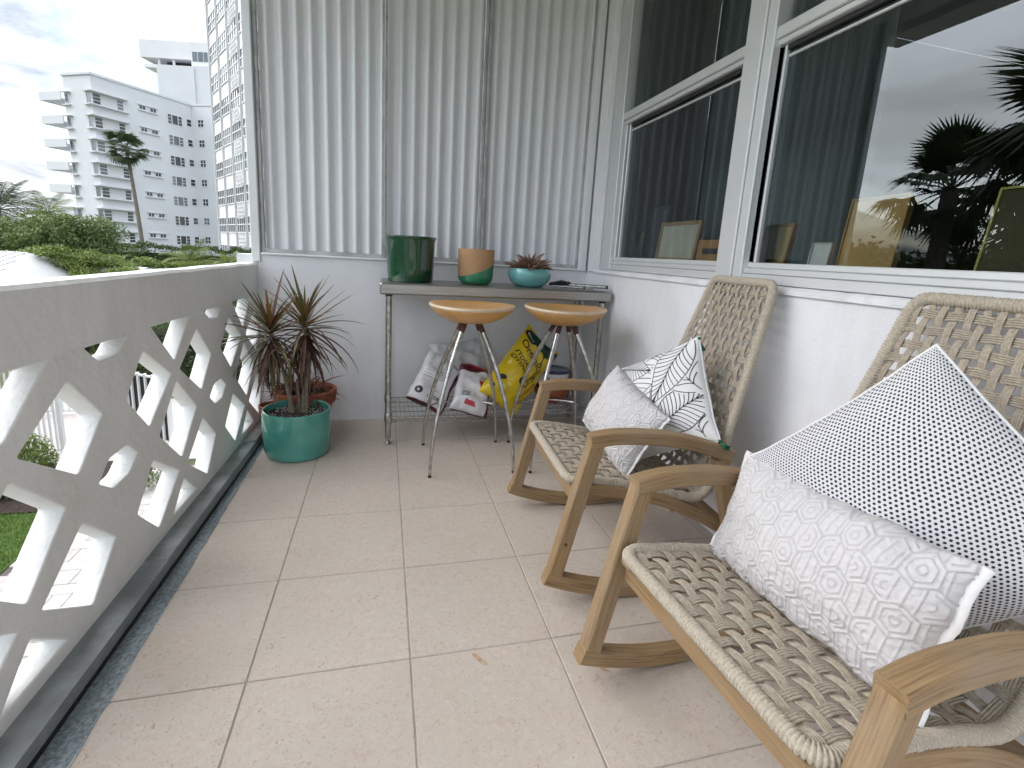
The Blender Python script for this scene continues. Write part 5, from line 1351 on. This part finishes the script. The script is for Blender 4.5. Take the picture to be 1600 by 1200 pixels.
# ------------------------------------------------------------------ white apartment building
def wall_xy(name, pts, z0, z1, mat, par):
    m_ = MB(); n = len(pts); m_.add([(x, y, z0) for x, y in pts]+[(x, y, z1) for x, y in pts], [tuple(range(n-1, -1, -1)), tuple(range(n, 2*n))]+[(i, (i+1) % n, n+(i+1) % n, n+i) for i in range(n)]); return m_.build(name, mat, par)
A_, B_, C2, D_ = Vector((-41.26, 82.81)), Vector((-37.0, 80.34)), Vector((-29.06, 91.62)), Vector((-25.0, 89.62))
apt = thing('apartment_building', 'white eight storey apartment building with corner windows and cantilevered balconies', 'building', (B_.x, B_.y, 0))
loc = lambda p: (p.x-B_.x, p.y-B_.y)
bk = Vector((-.82, .57))*-1
wall_xy('wall', [loc(A_), (0, 0), loc(C2), loc(D_), (loc(D_)[0]-4, loc(D_)[1]+14), (loc(A_)[0]-3, loc(A_)[1]+14)], GZ-.1, 21.0, bwhite, apt)
wall_xy('parapet', [(loc(A_)[0]-.15, loc(A_)[1]-.1), (0, -.2), (loc(C2)[0]+.03, loc(C2)[1]-.12), (loc(D_)[0], loc(D_)[1]-.12), (loc(D_)[0]-4, loc(D_)[1]+14), (loc(A_)[0]-3, loc(A_)[1]+14)], 21.001, 21.3, bwhite, apt)
def facade(par, p, d):
    o = bpy.data.objects.new('facade', None); COL.objects.link(o); o.parent = par; o.location = (p.x-B_.x, p.y-B_.y, 0); o.rotation_euler = (0, 0, math.atan2(d.y, d.x)); return o
fm = facade(apt, B_, C2-B_); fl = facade(apt, A_, B_-A_); frr = facade(apt, C2, D_-C2)
wframe = M('white_window_frame', (0.66, 0.67, 0.69), 0.6)
wcache = {}
def fwin(par, u0, u1, z0, z1, nx, nz, mat, fr=.06, d=.05):
    """window set in the facade: glass with frame bars as one child mesh; outward is local -y"""
    key = (round(u1-u0, 2), round(z1-z0, 2), nx, nz, mat.name)
    if key not in wcache:
        w, h = u1-u0, z1-z0; g_ = MB(); g_.box(0, w, -.012, .05, 0, h); f_ = MB()
        for i in range(nx+1): x = w*i/nx; f_.box(x-fr/2, x+fr/2, -d, -.013, -fr/2, h+fr/2)
        for k in range(nz+1):
            z = h*k/nz
            for i in range(nx): f_.box(w*i/nx+fr/2, w*(i+1)/nx-fr/2, -d+.002, -.013, z-fr/2, z+fr/2)
        wcache[key] = (g_.mesh('window', mat), f_.mesh('frame', wframe))
    a, b_ = wcache[key]; o = inst('window', a, par, (u0, 0, z0)); inst('frame', b_, par, (u0, 0, z0)) ; return o
slabm = {}
def slab(par, name, u0, u1, z0, z1, d0, d1, mat):
    key = (name, round(u1-u0, 3), round(z1-z0, 3), d0, d1)
    if key not in slabm: m_ = MB(); m_.box(0, u1-u0, -d1, -d0, 0, z1-z0); slabm[key] = m_.mesh(name, mat)
    return inst(name, slabm[key], par, (u0, 0, z0))
wr = random.Random(12)
for r in range(7):
    z = 17.55-2.945*r; gm = lambda p=.65: glass_dark if wr.random() < p else glass_grey
    slab(fm, 'sun_hood', -.55, 4.3, z+1.42, z+1.56, .0, .5, bwhite); slab(fm, 'sill_band', -.55, 4.3, z-.20, z-.06, .0, .42, bwhite)
    slab(fm, 'recess_panel', 1.05, 2.92, z, z+1.3, .0, .02, bpanel)
    fwin(fm, .05, .98, z, z+1.3, 1, 3, gm(.5)); fwin(fm, 2.98, 3.78, z, z+1.3, 1, 3, gm(.6))
    # the same corner window turns onto the short face
    Lf = (B_-A_).length
    fwin(fl, Lf-.95, Lf-.05, z, z+1.3, 1, 1, glass_grey); slab(fl, 'sun_hood', Lf-1.2, Lf, z+1.42, z+1.56, 0, .4, bwhite); slab(fl, 'sill_band', Lf-1.2, Lf, z-.2, z-.06, 0, .35, bwhite)
    slab(fm, 'strip_surround', 5.72, 8.5, z+.74, z+.86, 0, .16, bwhite); slab(fm, 'strip_surround', 5.72, 8.5, z+1.50, z+1.58, 0, .16, bwhite)
    fwin(fm, 5.9, 6.75, z+.92, z+1.44, 2, 1, glass_dark, .05); fwin(fm, 7.4, 8.25, z+.92, z+1.44, 2, 1, glass_dark, .05)
    k = gm(.7); fwin(fm, 9.9, 10.5, z+.05, z+1.38, 1, 3, k); fwin(fm, 10.55, 11.45, z+.05, z+1.38, 1, 1, k); fwin(fm, 11.5, 12.1, z+.05, z+1.38, 1, 3, k)
    fwin(fm, 12.85, 13.62, z+.35, z+1.35, 1, 2, gm(.9)); fwin(frr, 1.05, 2.05, z+.4, z+1.45, 2, 2, gm(.75), .07)
    fwin(fl, .15, .95, z, z+1.25, 1, 1, glass_grey); slab(fl, 'sun_hood', -.2, 1.25, z+1.4, z+1.5, 0, .4, bwhite); slab(fl, 'sill_band', -.1, 1.2, z-.2, z-.08, 0, .35, bwhite)
    if r < 6:
        m_ = MB(); m_.box(-4.0, -.02, -.3, 3.6, 0, .22); m_.box(-4.0, -.02, -.42, -.301, -.02, 1.05); m_.box(-4.12, -4.001, -.42, 3.6, -.02, 1.05)
        b_ = m_.build('balcony', bwhite, fl, None, (0, 0, z+.45))
        m_ = MB(); m_.box(-.9, -.1, 1.2, 1.25, .25, 1.9); m_.build('balcony_door', glass_dark, b_, None, None)
# penthouse building far behind
t = thing('penthouse_tower', 'far white tower with a glazed penthouse and roof deck behind the apartment building', 'building', (-46.9, 129.4, 0), math.atan2(126.66-129.41, -35.99+46.88))
m_ = MB(); m_.box(0, 16, 0, 14, GZ, 36.6); m_.build('wall', bwhite, t)
m_ = MB(); m_.box(7.8, 8.0, -.25, -.02, 20, 36.4); m_.build('corner_pier', bwhite, t)
m_ = MB(); m_.box(-5.2, 17, 2.6, 16, 38.7, 42.2); m_.build('roof_slab', bwhite2, t); m_ = MB(); m_.box(-4.2, 17, 2.3, 16, 36.601, 37.3); m_.build('deck_slab', bwhite2, t)
m_ = MB(); m_.box(-1.0, 6, 5, 16, 37.301, 38.699); m_.build('terrace_glazing', glass_dark, t)
for x in (-1.6, 1.6): m_ = MB(); m_.box(x, x+.4, 2.9, 3.3, 37.301, 38.6995); m_.build('column', bwhite, t)
m_ = MB(); m_.box(6.2, 16.6, 2.0, 5, 37.3015, 42.0); wl = m_.build('penthouse_wall', bwhite2, t)
for i in range(8): fw_ = inst('window', (lambda q: (q.box(0, 1.05, -.05, .02, 0, 1.9), q.mesh('window', glass_grey))[1])(MB()), t, (6.5+i*1.22, 2.0, 38.2))
m_ = MB(); m_.box(2.2, 3.1, -.03, .02, 22.5, 24.0); m_.build('vent_grille', bpanel, t); m_ = MB(); m_.box(11, 11.9, -.03, .02, 20.5, 23.0); m_.build('vent_grille', bpanel, t)

# ------------------------------------------------------------------ gridded tower at the right of the view
dt = Vector((.46, -.89)).normalized()
t = thing('gridded_tower', 'tall white tower with bands of gridded windows rising beside the corner post', 'building', (-16.85, 58.5, 0), math.atan2(dt.y, dt.x))
m_ = MB(); m_.box(0, 24, .02, 14, GZ-.1, 40); m_.build('wall', bwhite2, t)
wcache.clear()
for r in range(15):
    z = 1.80+2.67*(r-1)
    for c in range(6):
        u = .55+3.55*c
        k = glass_grey if wr.random() < .3 else glass_dark
        key = ('tw', k.name)
        if key not in wcache:
            g_ = MB(); g_.box(0, 2.95, -.02, .05, 0, 1.42); f_ = MB()
            for i in range(5): x = 2.95*i/4; f_.box(x-.035, x+.035, -.07, -.021, 0, 1.42)
            for zz in (0, .72, 1.42): f_.box(-.02, 2.97, -.065, -.0205, zz-.04, zz+.04)
            wcache[key] = (g_.mesh('window', k), f_.mesh('window_grid', wframe))
        o = inst('window', wcache[key][0], t, (u, 0, z)); inst('window_grid', wcache[key][1], o)
    if r > 1:
        m_ = None
for c in range(7):
    m_ = MB(); m_.box(.30+3.55*c-.05, .30+3.55*c+.05, -.16, .019, GZ, 39.8); m_.build('pier', M('tower_pier', (0.58, 0.59, 0.61), 0.7), t)
# pierced block screens towards the near end, one to each storey
m_ = MB()
for i in range(5):
    for k in range(4):
        x = i*.40+(.2 if k % 2 else 0); zz = k*.34; m_.box(x, x+.30, -.30, -.224, zz, zz+.07); m_.box(x, x+.07, -.30, -.2241, zz+.068, zz+.30)
me = m_.mesh('block_screen', bwhite2)
for r in range(14): inst('block_screen', me, t, (9.0, 0, .35+2.67*(r-1)))
